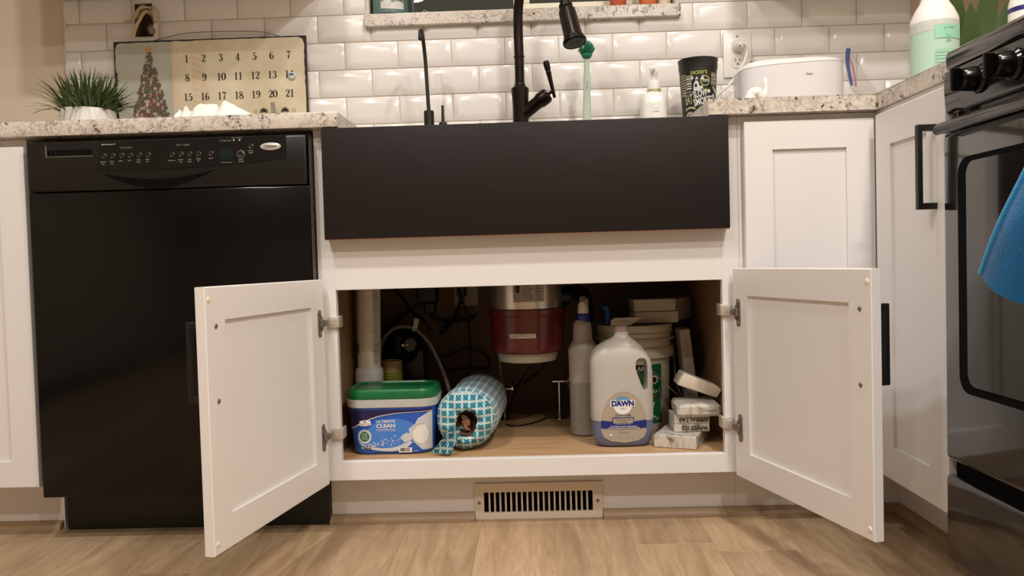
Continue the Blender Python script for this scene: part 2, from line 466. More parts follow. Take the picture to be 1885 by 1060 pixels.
def bar_handle(bm, M, x, z0, z1, t=.019, proj=.034, w=.0115):
    def bx(x0, x1, y0, y1, a, b): box(bm, x0, x1, y0, y1, a, b, .0012, 1, M)
    bx(x-w/2, x+w/2, t+proj-w*.8, t+proj, z0, z1); bx(x-w/2, x+w/2, t, t+proj-w*.8, z0, z0+w); bx(x-w/2, x+w/2, t, t+proj-w*.8, z1-w, z1)

# sink base cabinet
sb = thing('sink_base_cabinet', 'white sink base cabinet with both shaker doors swung open under the black sink', 'cabinet', (0, .3, 0))
def ff(b):
    box(b, -.457, -.419, 0, .019, .116, .8835, .0008); box(b, .419, .457, 0, .019, .116, .8835, .0008)
    box(b, -.419, .419, 0, .0185, .116, .1577, .0008); box(b, -.419, .419, 0, .0185, .5349, .6560, .0008)
part('face_frame', M_white, sb, ff)
M_side = mat('shaded_side_ply', (150, 118, 86), .6)  # maple sides coloured darker, the shade inside the cabinet put into the colour
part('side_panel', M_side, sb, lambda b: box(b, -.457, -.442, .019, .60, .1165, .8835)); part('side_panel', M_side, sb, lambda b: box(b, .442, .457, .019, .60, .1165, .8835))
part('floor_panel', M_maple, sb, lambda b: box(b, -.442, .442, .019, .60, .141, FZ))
part('back_panel', mat('shaded_back_ply', (112, 88, 68), .7), sb, lambda b: box(b, -.442, .442, .590, .60, FZ, .8835))  # shade at the cabinet back is put into this darker brown
part('toe_kick', M_white, sb, lambda b: panel_with_holes(b, [-.4638, .457, -.1175, .1378], [0, .1160, .0125, .0665], [(-.1175, .1378, .0125, .0665)], TY, TY+.015))
ZB, DH, DW = .1145, .445, .44
def open_door(o, d, nin, zc):
    M = frameM((o[0], o[1], ZB), d, (-nin[0], -nin[1]))
    bm = B(); shaker(bm, DW, DH, M); door = finish('door', bm, M_white, sb, 30)
    part('handle', M_handle, door, lambda b: bar_handle(b, M, DW-.0285, .250, .386))
    for z in (.2535, .379):
        def sc(b):
            lathe(b, [(.0042, 0), (.0042, .001), (.0030, .0022)], 14, M=(M.to_3x3() @ axis_matrix((0, -1, 0))), c=M @ Vector((DW-.0285, 0, z)))
            box(b, DW-.0285-.002, DW-.0285+.002, -.0026, -.0021, z-.0006, z+.0006, M=M)
        part('screw', M_nickeld, door, sc, label='small steel screw')
    for z in (DH-.021, .018):
        part('bumper_pad', mat('clear_bumper', (232, 224, 204), .25), door, lambda b: lathe(b, [(.0052, 0), (.0050, .0012), (.003, .002)], 16, M=(M.to_3x3() @ axis_matrix((0, -1, 0))), c=M @ Vector((DW-.0105, 0, z))))
    for z in (.221, .466):
        zl = z-ZB
        def hg(b):
            pts = []
            for s in (1, -1):
                for (a, zz) in ((.0045, .0285), (.0065, .024), (.0068, .018), (.0135, .0125), (.0150, .006)): pts.append((a, zz*s) if s == 1 else (a, zz*s))
            right = [(.0045, .0285), (.0066, .024), (.0066, .018), (.0128, .0125), (.0145, .005), (.0145, -.005), (.0128, -.0125), (.0066, -.018), (.0066, -.024), (.0045, -.0285)]
            left = [(-a, zz) for a, zz in reversed(right)]
            ol = right + [(-.0045, -.0285), (-.0075, -.022), (-.0075, .022), (-.0045, .0285)]
            prism(b, ol, lambda p: M @ Vector((.0235-p[0], .0002, zl+p[1])), lambda p: M @ Vector((.0235-p[0], -.0022, zl+p[1])))
            for s in (1, -1):
                lathe(b, [(.0042, 0), (.0042, .0012), (.0024, .0026)], 14, M=(M.to_3x3() @ axis_matrix((0, -1, 0))), c=M @ Vector((.0245, -.0022, zl+s*.0225)))
            box(b, .0105, .026, -.0075, -.0022, zl-.0085, zl+.0085, .0012, 1, M)
            box(b, .0015, .0125, -.0085, -.0035, zl-.006, zl+.006, .001, 1, M)
        part('hinge', M_nickeld, door, hg, label='dark nickel door hinge plate')
    return door
dl = (-.1874, -.9823); dr = (.2639, -.9645)
open_door((-.4422, -.0188), dl, (.9823, -.1874), 0)
open_door((.437, -.0188), dr, (-.9645, -.2639), 0)
for s in (-1, 1):
    for z in (.221, .466):
        def clip(b):
            z_ = z + (.004 if s > 0 else 0)
            a, c = sorted((s*.4365, s*.4125)); box(b, a, c, -.0085, .0, z_-.0115, z_+.0115, .0015, 2)
            a, c = sorted((s*.4185, s*.4120)); box(b, a, c, -.001, .026, z_-.0125, z_+.0125, .001)
            a, c = sorted((s*.4325, s*.4205)); box(b, a, c, -.0098, -.0085, z_-.0065, z_+.0065, .0006)
            lathe(b, [(.0028, 0), (.0028, .0012)], 12, M=axis_matrix((0, -1, 0)), c=(s*.4265, -.0098, z_))
        part('hinge_clip', M_nickel, sb, clip, label='bright nickel hinge clip')
# left base cabinet
lc = thing('base_cabinet', 'white base cabinet with one shaker door beside the black dishwasher', 'cabinet', (-1.32, .3, 0))
part('face_frame', M_white, lc, lambda b: box(b, -1.60, -1.0875, 0, .60, .116, .8835, .0008))
def ld(b): shaker(b, .42, .7435, frameM((-1.0835, -.001, .1214), (-1, 0), (0, -1)))
part('door', M_white, lc, ld, smooth=30)
def ldh(b): bar_handle(b, frameM((-1.0835, -.001, .1214), (-1, 0), (0, -1)), .42-.0285, .56, .69)
part('handle', M_handle, lc, ldh)
part('toe_kick', M_white, lc, lambda b: box(b, -1.60, -1.0855, TY, .60, 0, .116))
# corner cabinet
cc = thing('corner_cabinet', 'white corner cabinet with folding shaker doors beside the black range', 'cabinet', (.75, .2, 0))
def ccb(b):
    box(b, .4575, .80, 0, .60, .116, .8835, .0008); box(b, .7503, 1.36, -.3335, .60, .116, .8835, .0008)
part('carcass', M_white, cc, ccb)
part('door', M_white, cc, lambda b: shaker(b, .2735, .748, frameM((.7405, -.001, .1205), (-1, 0), (0, -1)), st=.059, rail=.06), smooth=30)
MR = frameM((.7493, -.330, .1205), (0, 1), (-1, 0))
d2 = part('door', M_white, cc, lambda b: shaker(b, .282, .748, MR, st=.066, rail=.068), smooth=30)
part('handle', M_handle, d2, lambda b: bar_handle(b, MR, .033, .538, .688), label='matt black bar handle')
def cct(b):
    box(b, .4575, .84, TY, TY+.015, 0, .116); box(b, .826, .84, -.3335, TY, 0, .116)
part('toe_kick', M_white, cc, cct)
# upper cabinets (above the picture; they shade the backsplash)
for nm, a, c, lb in (('wall_cabinet', -1.34, -.565, 'white wall cabinet hung above the granite counter and the Christmas calendar'), ('wall_cabinet', .625, 1.39, 'white wall cabinet hung above the granite counter and the toaster')):
    t = thing(nm, lb, 'cabinet', ((a+c)/2, .45, 1.385))
    part('carcass', M_white, t, lambda b: box(b, a, c, .285, WY-.008, 1.385, 2.3, .001))
    w = (c-a)/2-.003
    for k in range(2): part('door', M_white, t, lambda b: shaker(b, w, .905, frameM((a+.002+k*(w+.003), .284, 1.39), (1, 0), (0, -1))), smooth=30)

# ------------------------------------------------------------------ countertop and sink
bm = B()
outer = [(-1.62, -.031), (-.3945, -.031), (-.3955, .43), (.3875, .43), (.3905, -.031), (.7418, -.031), (.7418, -.3345), (1.385, -.3345), (1.385, WY-.006), (-1.62, WY-.006)]
vs0 = [bm.verts.new((x, y, .884)) for x, y in outer]; vs1 = [bm.verts.new((x, y, CT)) for x, y in outer]
n = len(outer)
for k in range(n): bm.faces.new((vs0[k], vs0[(k+1) % n], vs1[(k+1) % n], vs1[k]))
f0 = bm.faces.new(vs0); f1 = bm.faces.new(vs1)
es = [e for e in bm.edges if abs(e.verts[0].co.z-e.verts[1].co.z) < 1e-6] + [e for e in bm.edges if abs(e.verts[0].co.z-e.verts[1].co.z) > .01 and e.verts[0].co.x in (outer[1][0], outer[4][0])]
bmesh.ops.bevel(bm, geom=es, offset=.0022, segments=2, profile=.5, affect='EDGES')
bmesh.ops.triangulate(bm, faces=[f for f in bm.faces if len(f.verts) > 6])
ct = finish('countertop', bm, M_granite, None, 40)
tag(ct, 'speckled cream granite countertop wrapping round the black farmhouse sink', 'countertop')
sk = thing('farmhouse_sink', 'black apron-front farmhouse sink set between the granite counter ends', 'sink', (0, .2, .6445))
def apron(b):
    box(b, -.4308, .4308, -.0355, -.0005, .6447, .8811, .0022, 2)
part('apron', M_apron, sk, apron)
def basin(b):
    a0 = rrect(.826, .475, .03); c = (0, .235)
    L_ = lambda pts, z, s=1: [(x*s+c[0], y*s+c[1], z) for x, y in pts]
    loft(b, [L_(a0, .8811), L_(a0, .6600), L_(a0, .6560, .97), L_(rrect(.78, .43, .03), .668), L_(rrect(.79, .44, .03), .8811)], False, False)
    ring = [L_(a0, .8811), L_(rrect(.79, .44, .03), .8811)]
    loft(b, ring, False, False); b.faces.new([b.verts.new(p) for p in L_(a0, .6560, .97)]); b.faces.new([b.verts.new(p) for p in L_(rrect(.78, .43, .03), .668)])
part('basin', M_apron, sk, basin)
part('copper_edge', mat('copper_line', (120, 72, 48), .5), sk, lambda b: box(b, -.429, .429, -.0352, -.030, .6432, .6447))

# ------------------------------------------------------------------ floor register
vr = thing('floor_register', 'beige toe-kick heating register with vertical louvres under the sink cabinet', 'vent', (.011, .07, 0))
VX0, VX1, VZ0, VZ1 = -.1348, .1562, .0005, .0830
SX0, SX1, SZ0, SZ1 = -.1135, .1338, .0165, .0625
M_vent = mat('almond_enamel', (222, 210, 190), .4)
def vframe(b):
    panel_with_holes(b, [VX0, VX1, SX0, SX1], [VZ0, VZ1, SZ0, SZ1], [(SX0, SX1, SZ0, SZ1)], .0705, .0752)
part('frame', M_vent, vr, vframe)
part('duct', M_black_deep, vr, lambda b: box(b, SX0-.004, SX1+.004, .0925, .0935, SZ0-.004, SZ1+.004))
nf = 20; pitch = (SX1-SX0)/nf
for k in range(1, nf):
    xx = SX0 + k*pitch; a = .55 if k < nf/2 else -.55
    bm = B(); box(bm, -.0020, .0020, .0, .0085, SZ0, SZ1, .0003, 1, Matrix.Translation((xx, .0707, 0)))
    finish('louver', bm, M_vent, vr, 30)
for xx in (-.1245, .1452):
    part('screw', M_nickeld, vr, lambda b: lathe(b, [(.0038, 0), (.0036, .0010), (.001, .0018)], 14, M=axis_matrix((0, -1, 0)), c=(xx, .0705, .039)))

# ------------------------------------------------------------------ dishwasher
dw = thing('dishwasher', 'black built-in dishwasher with button control panel under the granite counter', 'dishwasher', (-.765, .3, 0))
D0, D1 = -1.0668, -.4592
part('tub', M_black_pl, dw, lambda b: box(b, -1.0705, -.4592, .0, .58, .10, .878))
part('door_panel', M_blk, dw, lambda b: box(b, D0, D1, -.035, -.0005, .1014, .7620, .004, 2))
part('control_panel', M_blkm, dw, lambda b: box(b, D0, D1-.003, -.0375, -.0005, .7632, .8702, .006, 3))
part('toe_panel', M_black_pl, dw, lambda b: box(b, -1.0700, -.4645, .0600, .070, .002, .100))
part('edge_strip', M_blkm, dw, lambda b: box(b, -.4590, -.4583, -.033, .02, .12, .87))
def grip_shade(b):
    pts = []
    for k in range(25):
        t = k/24; pts.append((-.905+.245*t, .800 - .016*math.sin(PI*t)))
    for k in range(25):
        t = 1-k/24; pts.append((-.905+.245*t, .8005 - .036*math.sin(PI*t)))
    prism(b, pts[1:-1], lambda p: Vector((p[0], -.0371, p[1])), lambda p: Vector((p[0], -.0392, p[1])))
part('grip_shade', M_black_deep, dw, grip_shade)  # dark crescent plate painted for the shade of the scooped hand recess
def overlay(b):
    pts = [(-.904, .8665), (-.9165, .8065), (-.86, .8055), (-.76, .8058), (-.66, .8085), (-.58, .8130), (-.5085, .8200), (-.5050, .8250), (-.5050, .8680)]
    prism(b, pts, lambda p: Vector((p[0], -.0370, p[1])), lambda p: Vector((p[0], -.0392, p[1])))
part('overlay', mat('overlay_black', (13, 12, 12), .28), dw, overlay, label='button fascia with white lettering')
def dvent(b):
    box(b, -1.0235, -.9215, -.0386, -.0372, .8365, .8385, .0004); box(b, -1.0240, -1.0210, -.0386, -.0372, .8385, .8620, .0004)
part('vent_lip', mat('vent_lip_grey', (96, 90, 84), .4), dw, dvent)
for k in range(11):
    part('vent_slot', M_black_deep, dw, lambda b: box(b, -1.0185+k*.0088, -1.0125+k*.0088, -.0384, -.0372, .841, .852))
bx_ = [(-.8957+.0191*k, .8355) for k in range(6)] + [(-.7489+.0188*k, .8345) for k in range(4)] + [(-.6657, .8346), (-.5800, .8470), (-.6016, .8310)]
for k, (xx, zz) in enumerate(bx_):
    r = .0062 if k < 12 else .0068
    def btn(b): lathe(b, [(r, 0), (r, .0016), (r-.0014, .0026), (r-.0022, .0022)], 20, M=axis_matrix((0, -1, 0)), c=(xx, -.0392, zz))
    part('button', mat('button_black', (30, 28, 27), .3), dw, btn)
part('start_ring', mat('ring_grey', (120, 116, 110), .35, metal=.6), dw, lambda b: lathe(b, [(.0088, 0), (.0088, .0015), (.0072, .0018), (.0072, 0)], 24, M=axis_matrix((0, -1, 0)), c=(-.6016, -.0392, .8310), cap0=False, cap1=False))
part('display', mat('display_green', (20, 34, 32), .12), dw, lambda b: lathe(b, [(.0145, 0), (.0142, .001), (.012, .0014)], 28, M=axis_matrix((0, -1, 0)), c=(-.6330, -.0392, .8324)))
part('badge', mat('badge_silver', (198, 194, 186), .3, metal=.3), dw, lambda b: lathe(b, [(1, 0), (1, 1), (.86, 1.6)], 30, M=Matrix.Diagonal((.0222, .0016, .0082)) @ axis_matrix((0, -1, 0)), c=(-.5375, -.0392, .8455)), label='oval silver maker badge')
d = Decal(front(-.0393)); G = M_printgrey
d.text('Quiet Partner IV', -.8855, .8605, .0034, M_print, w=.030)
def spaced(st, x0, x1, z, h, m):
    for k, ch in enumerate(st): d.text(ch, x0 + (x1-x0)*k/(len(st)-1), z, h, m)
spaced('CYCLES', -.8585, -.8365, .8525, .0034, G); spaced('OPTIONS', -.7375, -.7115, .8545, .0034, G); spaced('STATUS', -.6445, -.6225, .8605, .0034, G)
for k, (a, b_) in enumerate((('ADAPTIVE', 'WASH'), ('POTS &', 'PANS'), ('NORMAL', ''), ('LIGHT', ''), ('CHINA', 'CRYSTAL'), ('RINSE', 'ONLY'))):
    xx = -.8985+.0192*k; zt = .8235+.0006*k
    d.text(a, xx, zt, .0026, G, w=min(.0016*len(a), .0145))
    if b_: d.text(b_, xx, zt-.0048, .0026, G, w=.0015*len(b_))
for k, (a, b_) in enumerate((('PowerScour', ''), ('HI-TEMP', 'WASH'), ('SANI', 'RINSE'), ('HEATED', 'DRY'))):
    xx = -.7505+.0192*k; d.text(a, xx, .8225+.0006*k, .0026, G, w=min(.0016*len(a), .0160))
    if b_: d.text(b_, xx, .8177+.0006*k, .0026, G, w=.0015*len(b_))
d.text('DELAY', -.6660, .8243, .0026, G, w=.009); d.text('Time Remaining', -.6330, .8145, .0030, G, w=.024)
d.text('START /', -.6016, .8200, .0026, G, w=.011); d.text('RESUME', -.6016, .8155, .0026, G, w=.011)
d.text('CANCEL /', -.5800, .8380, .0026, G, w=.013); d.text('DRAIN', -.5800, .8335, .0026, G, w=.009)
d.text('Clean', -.6165, .8660, .0026, G, w=.007); d.text('Sanitized', -.6040, .8660, .0026, G, w=.011)
for xx in (-.6155, -.6035): d.rect(xx-.0016, xx+.0016, .8602, .8622, M_print)
d.done('print', dw)
d = Decal(front(-.0418)); d.text('Whirlpool', -.5375, .8462, .0058, mat('logo_dark', (40, 42, 48), .4), w=.026); d.stroke([(-.549, .8432), (-.537, .8440), (-.5265, .8434)], .0005, M_ink); d.done('logo', dw)

# ------------------------------------------------------------------ range, towel
rg = thing('range', 'black freestanding range with knobs and oven door beside the corner cabinet', 'stove', (1.05, -.716, 0))
RY0, RY1 = -1.097, -.3365
part('body', M_range, rg, lambda b: box(b, .752, 1.385, RY0, RY1, .03, .890))
part('cooktop', M_range, rg, lambda b: box(b, .7255, 1.385, RY0, RY1, .8905, .9240, .010, 4))
part('burner_rim', M_range, rg, lambda b: box(b, .790, 1.37, RY0+.02, RY1-.016, .9241, .950, .016, 3))
def ctl(b):
    pts = [(.7275, .8890), (.7260, .8600), (.7285, .8260), (.7340, .8180), (.7520, .8180), (.7520, .8890)]
    prism(b, pts, lambda p: Vector((p[0], RY0, p[1])), lambda p: Vector((p[0], RY1, p[1])))
part('control_panel', M_range, rg, ctl, smooth=50)
for yy in (-.447, -.541, -.716, -.89, -.985):
    def kn(b):
        M = axis_matrix((-1, 0, 0))
        lathe(b, [(.0235, 0), (.0235, .004), (.0195, .008), (.0185, .030), (.0165, .0335)], 28, M=M, c=(.7268, yy, .8555))
        box(b, .680, .700, yy-.0035, yy+.0035, .837, .874, .002)
    part('knob', M_blk, rg, kn)
def odoor(b): box(b, .7215, .750, RY0, RY1, .2225, .7860, .010, 4)
od = part('oven_door', M_range, rg, odoor)
def yzrr(y0, y1, z0, z1, r):
    return [((y0+y1)/2 + a, (z0+z1)/2 + c) for a, c in rrect(y1-y0, z1-z0, r, 8)]
part('window_frame', M_black_deep, od, lambda b: prism(b, yzrr(-1.046, -.3880, .3480, .7370, .03), lambda p: Vector((.7216, p[0], p[1])), lambda p: Vector((.7206, p[0], p[1]))))
part('window_glass', M_rangeglass, od, lambda b: prism(b, yzrr(-1.016, -.4170, .3620, .7280, .022), lambda p: Vector((.7207, p[0], p[1])), lambda p: Vector((.7190, p[0], p[1]))))
def ohandle(b):
    pts = [(.7340, .8100), (.7060, .8000), (.7000, .7930), (.7010, .7850), (.7060, .7815), (.7340, .7870)]
    loft(b, [[Vector((.728+(x-.728)*s, y, .795+(z-.795)*s)) for x, z in pts] for y, s in ((RY0, .7), (RY0+.012, 1), (RY1-.012, 1), (RY1-.002, .7))])
part('handle', mat('range_trim', (44, 40, 36), .25), od, ohandle, smooth=50)
part('drawer', M_range, rg, lambda b: box(b, .7215, .752, RY0, RY1, .045, .1965, .008, 3))
part('drawer_gap', M_black_deep, rg, lambda b: box(b, .7400, .7525, RY0+.002, RY1-.002, .190, .230))
# towel over the oven handle
bm = B(); NU, NV = 26, 26; rows = []
for j in range(NV+1):
    v = j/NV; row = []
    for i in range(NU+1):
        u = i/NU
        yl = -.700 + .148*v**1.3; yr = -.95 - .02*v
        z = .812 - (.262 + .165*u)*v - .014*math.sin(u*9)*v
        yy = yl + (yr-yl)*u
        x_ = .6965 - .004 - .020*v*math.sin(u*15+.6) - .016*v*(1-u) + .006*math.sin(v*7+u*4)*v
        if v < .06: x_ += .008*(1-v/.06)
        row.append(bm.verts.new((x_, yy, z)))
    rows.append(row)
for a, b_ in zip(rows, rows[1:]):
    for i in range(NU): bm.faces.new((a[i], a[i+1], b_[i+1], b_[i]))
back = []
g = bmesh.ops.solidify(bm, geom=bm.faces[:], thickness=.005)
tw = finish('dish_towel', bm, M_towel, None, 60); tag(tw, 'bright blue terry towel hanging over the oven door handle', 'towel')
part('hem', terry('blue_hem', (30, 150, 214)), tw, lambda b: tube(b, [(.6925-.0015-.016*v - .020*v*math.sin(.6) + .006*math.sin(v*7)*v, -.700+.148*v**1.3, .812-.262*v) for v in [k/10 for k in range(1, 11)]], .0042, 8))

# ------------------------------------------------------------------ things under the sink
def lr_map(cx, cy, w, d, r):  # u runs along the rounded-rect perimeter, 0 in the middle of the front
    hw = w/2-r
    def f(u):
        s = 1 if u >= 0 else -1; a = abs(u)
        if a <= hw: return Vector((cx+u, cy-d/2)), Vector((0, -1))
        t = min((a-hw)/r, PI/2); nx, ny = math.sin(t), -math.cos(t)
        p = Vector((cx+s*(hw+r*nx), cy-d/2+r+r*ny))
        e = a-hw-r*PI/2
        if e > 0: p.y += e
        return p, Vector((s*nx, ny))
    return f
# detergent tub
TBX, TBY = -.319, .128
tub = thing('detergent_tub', 'blue dishwasher pack tub with a green lid at the cabinet floor', 'tub', (TBX, TBY, FZ))
def sec(w, d, r, z): return [(x+TBX, y+TBY, z) for x, y in rrect(w, d, r, 8)]
M_tubblue = mat('tub_blue', (38, 92, 190), .3)
part('body', [M_tubblue], tub, lambda b: loft(b, [sec(.172, .118, .034, FZ+.0005), sec(.184, .128, .036, FZ+.006), sec(.200, .140, .038, .2640)]))
part('rim', mat('tub_rim', (190, 190, 186), .35), tub, lambda b: loft(b, [sec(.202, .142, .039, .2640), sec(.209, .148, .041, .2660), sec(.212, .150, .042, .2830), sec(.206, .146, .04, .2835)]))
def lid(b): loft(b, [sec(.206, .146, .041, .2836), sec(.210, .149, .042, .2870), sec(.207, .147, .041, .3000), sec(.201, .142, .04, .3055), sec(.188, .129, .035, .3058), sec(.184, .125, .034, .3020)])
part('lid', mat('lid_green', (16, 104, 56), .32), tub, lid)
def tubmap(u, v, o):
    k = (v-FZ)/(.26-FZ); w = .184+.016*k; dd = .128+.012*k
    p, nn = lr_map(TBX, TBY, w, dd, .037)(u); return Vector((p.x+nn.x*o, p.y+nn.y*o-.0004, v))
d = Decal(tubmap, .006)
M_navy = mat('label_navy', (30, 22, 74), .35); M_lblue = mat('label_light_blue', (70, 130, 214), .35); M_dish = mat('label_dish', (206, 208, 214), .4); M_pgreen = mat('label_green', (24, 110, 62), .4)
d.poly([(-.118, .2595), (-.118, .212), (-.085, .222), (-.062, .2335), (-.03, .2455), (.01, .2520), (.05, .2545), (.098, .2560), (.098, .2595)], M_navy)
d.stroke([(-.118, .210), (-.085, .221), (-.062, .2330), (-.03, .2445), (.01, .2510), (.05, .2535), (.095, .2552)], [.0030, .0028, .002, .0014, .001], M_dish)
d.ell(.005, .205, .06, .035, M_lblue, 1); d.ell(-.03, .185, .05, .012, M_lblue, 1)
d.poly([(.098, .2545), (.088, .2530), (.062, .239), (.055, .226), (.040, .215), (.045, .196), (.052, .184), (.070, .166), (.098, .166)], M_dish, 2)
d.poly([(.046, .206), (.062, .222), (.080, .226), (.088, .205), (.084, .188), (.072, .1765), (.056, .184), (.049, .194)], M_print, 3); d.ring(.068, .2035, .020, .0235, .0007, M_printgrey, 4)
d.poly([(.020, .196), (.034, .2065), (.050, .204), (.046, .190), (.030, .184)], M_dish, 3)
d.stroke([(-.078, .196), (-.066, .180), (-.046, .1725), (-.02, .1685), (.006, .1690), (.03, .1760), (.045, .186)], [.001, .005, .006, .007, .009, .012, .006], M_dish, 2)
for k in range(70):
    t = random.random(); u = -.055+.10*t; v = .176+.012*t+random.uniform(-.004, .016)*(.4+t); d.ell(u, v, random.uniform(.0006, .0016), random.uniform(.0006, .0016), M_print, 3+.04*k, 8)
d.text('ULTIMATE', -.0115, .2335, .0068, M_print, 3, w=.043, bold=.02); d.text('CLEAN', -.0115, .2235, .0088, M_print, 3, w=.043, bold=.03); d.text('DISHWASHER PACS', -.0115, .2145, .0036, M_print, 3, w=.043, bold=.01); d.rect(-.030, .010, .2106, .2111, M_dish, 3)
d.poly([(-.073, .2250), (-.070, .2355), (-.058, .2375), (-.046, .2362), (-.044, .2260), (-.058, .2238)], M_print, 3); d.text("Member's Mark", -.0585, .2288, .0030, M_ink, 4, w=.025); d.poly([(-.0585, .2315), (-.0560, .2338), (-.0585, .2361), (-.0610, .2338)], M_ink, 4)
d.ell(-.0605, .1995, .0158, .0165, M_dish, 3); d.ell(-.0605, .1995, .0108, .0115, M_pgreen, 4)
for k, st in enumerate(('WATER', 'SOLUBLE', 'POUCH', 'NO MESS')): d.text(st, -.0605, .2055-.0040*k, .0024, M_print, 5, w=.013)
d.text('ALL-IN-1', -.0605, .2135, .0025, M_ink, 5, w=.012)
d.rect(-.071, -.0605, .1690, .1775, M_pgreen, 3); d.rect(-.0585, -.0475, .1690, .1780, M_navy, 3); d.text('105', -.053, .1750, .0040, M_print, 4, w=.0085, bold=.02); d.text('COUNT', -.053, .1707, .0020, M_print, 4, w=.008); d.text('100%', -.0657, .1750, .0025, M_print, 4); d.text('MORE', -.0657, .1712, .0022, M_print, 4)
d.rect(.016, .046, .1610, .1725, M_print, 3)
for k in range(22): xx = .0195+k*.0010; d.rect(xx, xx+random.choice((.0003, .0005, .0008)), .1635, .1715, M_ink, 4)
d.text('2.5 lb', .054, .1640, .0030, M_print, 3)
d.done('label', tub, label='blue printed label with white dish and lettering')
# fabric bag holder
RX0, RX1, RYA, RYB, RR = -.1525, -.1265, .075, .47, .0700
rb = thing('bag_holder', 'teal and white trellis fabric tube stuffed with bags', 'bag', (-.14, .27, FZ))
def axis_at(y): t = (y-RYA)/(RYB-RYA); return RX0 + (RX1-RX0)*t
bm = B(); uvl = bm.loops.layers.uv.new('UVMap'); S = .0165; NS = 48
prof = [(.022, -.004, 0), (.028, -.012, 0), (.040, -.013, 0), (.056, -.004, 0), (.066, .012, 0)] + [(RR, .034 + .04*k, 1) for k in range(7)] + [(.066, .300, 1), (.052, .322, 1), (.030, .332, 1), (.004, .335, 1)]
loops = []; info = {}
for (r, dy, kind) in prof:
    y = RYA + dy; lp = []
    for k in range(NS):
        a = 2*PI*k/NS; rr = r*(1+.02*math.sin(3*a+dy*25)+.012*math.sin(7*a+dy*60))
        if kind == 0 and r < .03: rr *= (1 + .35*abs(math.sin(a+.3)))
        zc = FZ + RR*1.02
        p = Vector((axis_at(y) + rr*math.cos(a) + (.004 if r < .03 else 0), y + (.0025*math.sin(9*a) if kind == 0 else 0), max(zc + rr*math.sin(a) - (.006 if r < .045 and kind == 0 else 0), FZ+.0015)))
        v = bm.verts.new(p); lp.append(v); info[v] = (k, y, kind)
    loops.append(lp)
for a, b_ in zip(loops, loops[1:]):
    for k in range(NS):
        vs = (a[k], a[(k+1) % NS], b_[(k+1) % NS], b_[k]); f = bm.faces.new(vs); ks = [k, k+1, k+1, k]
        cap = info[b_[k]][2] == 0
        for lpx, kk in zip(f.loops, ks):
            p = lpx.vert.co
            lpx[uvl].uv = (p.x/S, p.z/S) if cap else (2*PI*kk/NS*RR/S, p.y/S)
finish('cover', bm, M_trellis, rb, 60)
bm = B(); uvl = bm.loops.layers.uv.new('UVMap'); G_ = []
for j in range(9):
    t = j/8; row = []
    for i in range(7):
        s = i/6-.5; xx = -.168 - .037*t + s*(.022+.026*t); zz = .2210 - .058*t - .004*math.cos(s*PI)*(1-t); yy = .0555 - .020*t + .006*math.sin(s*5+t*3)
        row.append(bm.verts.new((xx, yy, max(zz, FZ+.002))))
    G_.append(row)
for a, b_ in zip(G_, G_[1:]):
    for i in range(6):
        f = bm.faces.new((a[i], a[i+1], b_[i+1], b_[i]))
        for lp in f.loops: lp[uvl].uv = (lp.vert.co.x/S, lp.vert.co.z/S)
bmesh.ops.solidify(bm, geom=bm.faces[:], thickness=.003); finish('flap', bm, M_trellis, rb, 60)
part('lining', mat('bag_dark', (84, 58, 42), .9), rb, lambda b: lathe(b, [(.030, 0), (.027, .02), (.004, .05)], 20, M=axis_matrix((0, 1, 0)), c=(RX0+.004, RYA-.006, .2235), cap0=False))
def crumple(b):
    for k in range(5):
        c = Vector((RX0+.006+random.uniform(-.008, .008), RYA+.006+random.uniform(0, .01), .207+.006*k)); r = bmesh.ops.create_icosphere(b, subdivisions=1, radius=.0095, matrix=Matrix.Translation(c) @ Matrix.Rotation(k, 4, 'Y') @ Matrix.Diagonal((1.3, .6, .5, 1)))
        for v in r['verts']: v.co += Vector([random.uniform(-.003, .003) for _ in range(3)])
part('paper_bags', mat('kraft', (150, 106, 78), .8), rb, crumple, smooth=0, kind='stuff')
# white tube with barcode
tb = thing('white_tube', 'tall white plastic tube with barcode print standing behind the detergent tub', 'tube', (-.395, .237, FZ))
tb0 = Vector((-.403, .237, FZ)); 
def tubp(b):
    M = axis_matrix((.02, 0, 1)); lathe(b, [(.0285, .15), (.0292, .30), (.0300, .46)], 32, M=M, c=tb0)
part('sleeve', mat('tube_white', (222, 212, 198), .4), tb, tubp)
part('base', mat('tube_base', (226, 224, 220), .3), tb, lambda b: lathe(b, [(.031, .001), (.0345, .004), (.0345, .165), (.0330, .175), (.0292, .178)], 32, M=axis_matrix((.02, 0, 1)), c=tb0))
def tmap(u, v, o):
    a = u/.0295; return tb0 + axis_matrix((.02, 0, 1)) @ Vector(((.0298+o)*math.sin(a), -(.0298+o)*math.cos(a), v))
d = Decal(tmap, .005)
for k in range(64):
    zz = .19+k*.0029; d.rect(.016, .016+random.uniform(.010, .020), zz, zz+random.choice((.0008, .0014, .002)), M_printgrey)
d.rect(-.034, -.022, .215, .24, mat('tube_brown', (120, 84, 60), .5)); d.rect(-.036, -.024, .25, .37, mat('tube_pink', (196, 170, 148), .5))
d.text('PVC TRAP', .010, .28, .004, M_printgrey, rot=PI/2)
d.done('print', tb)
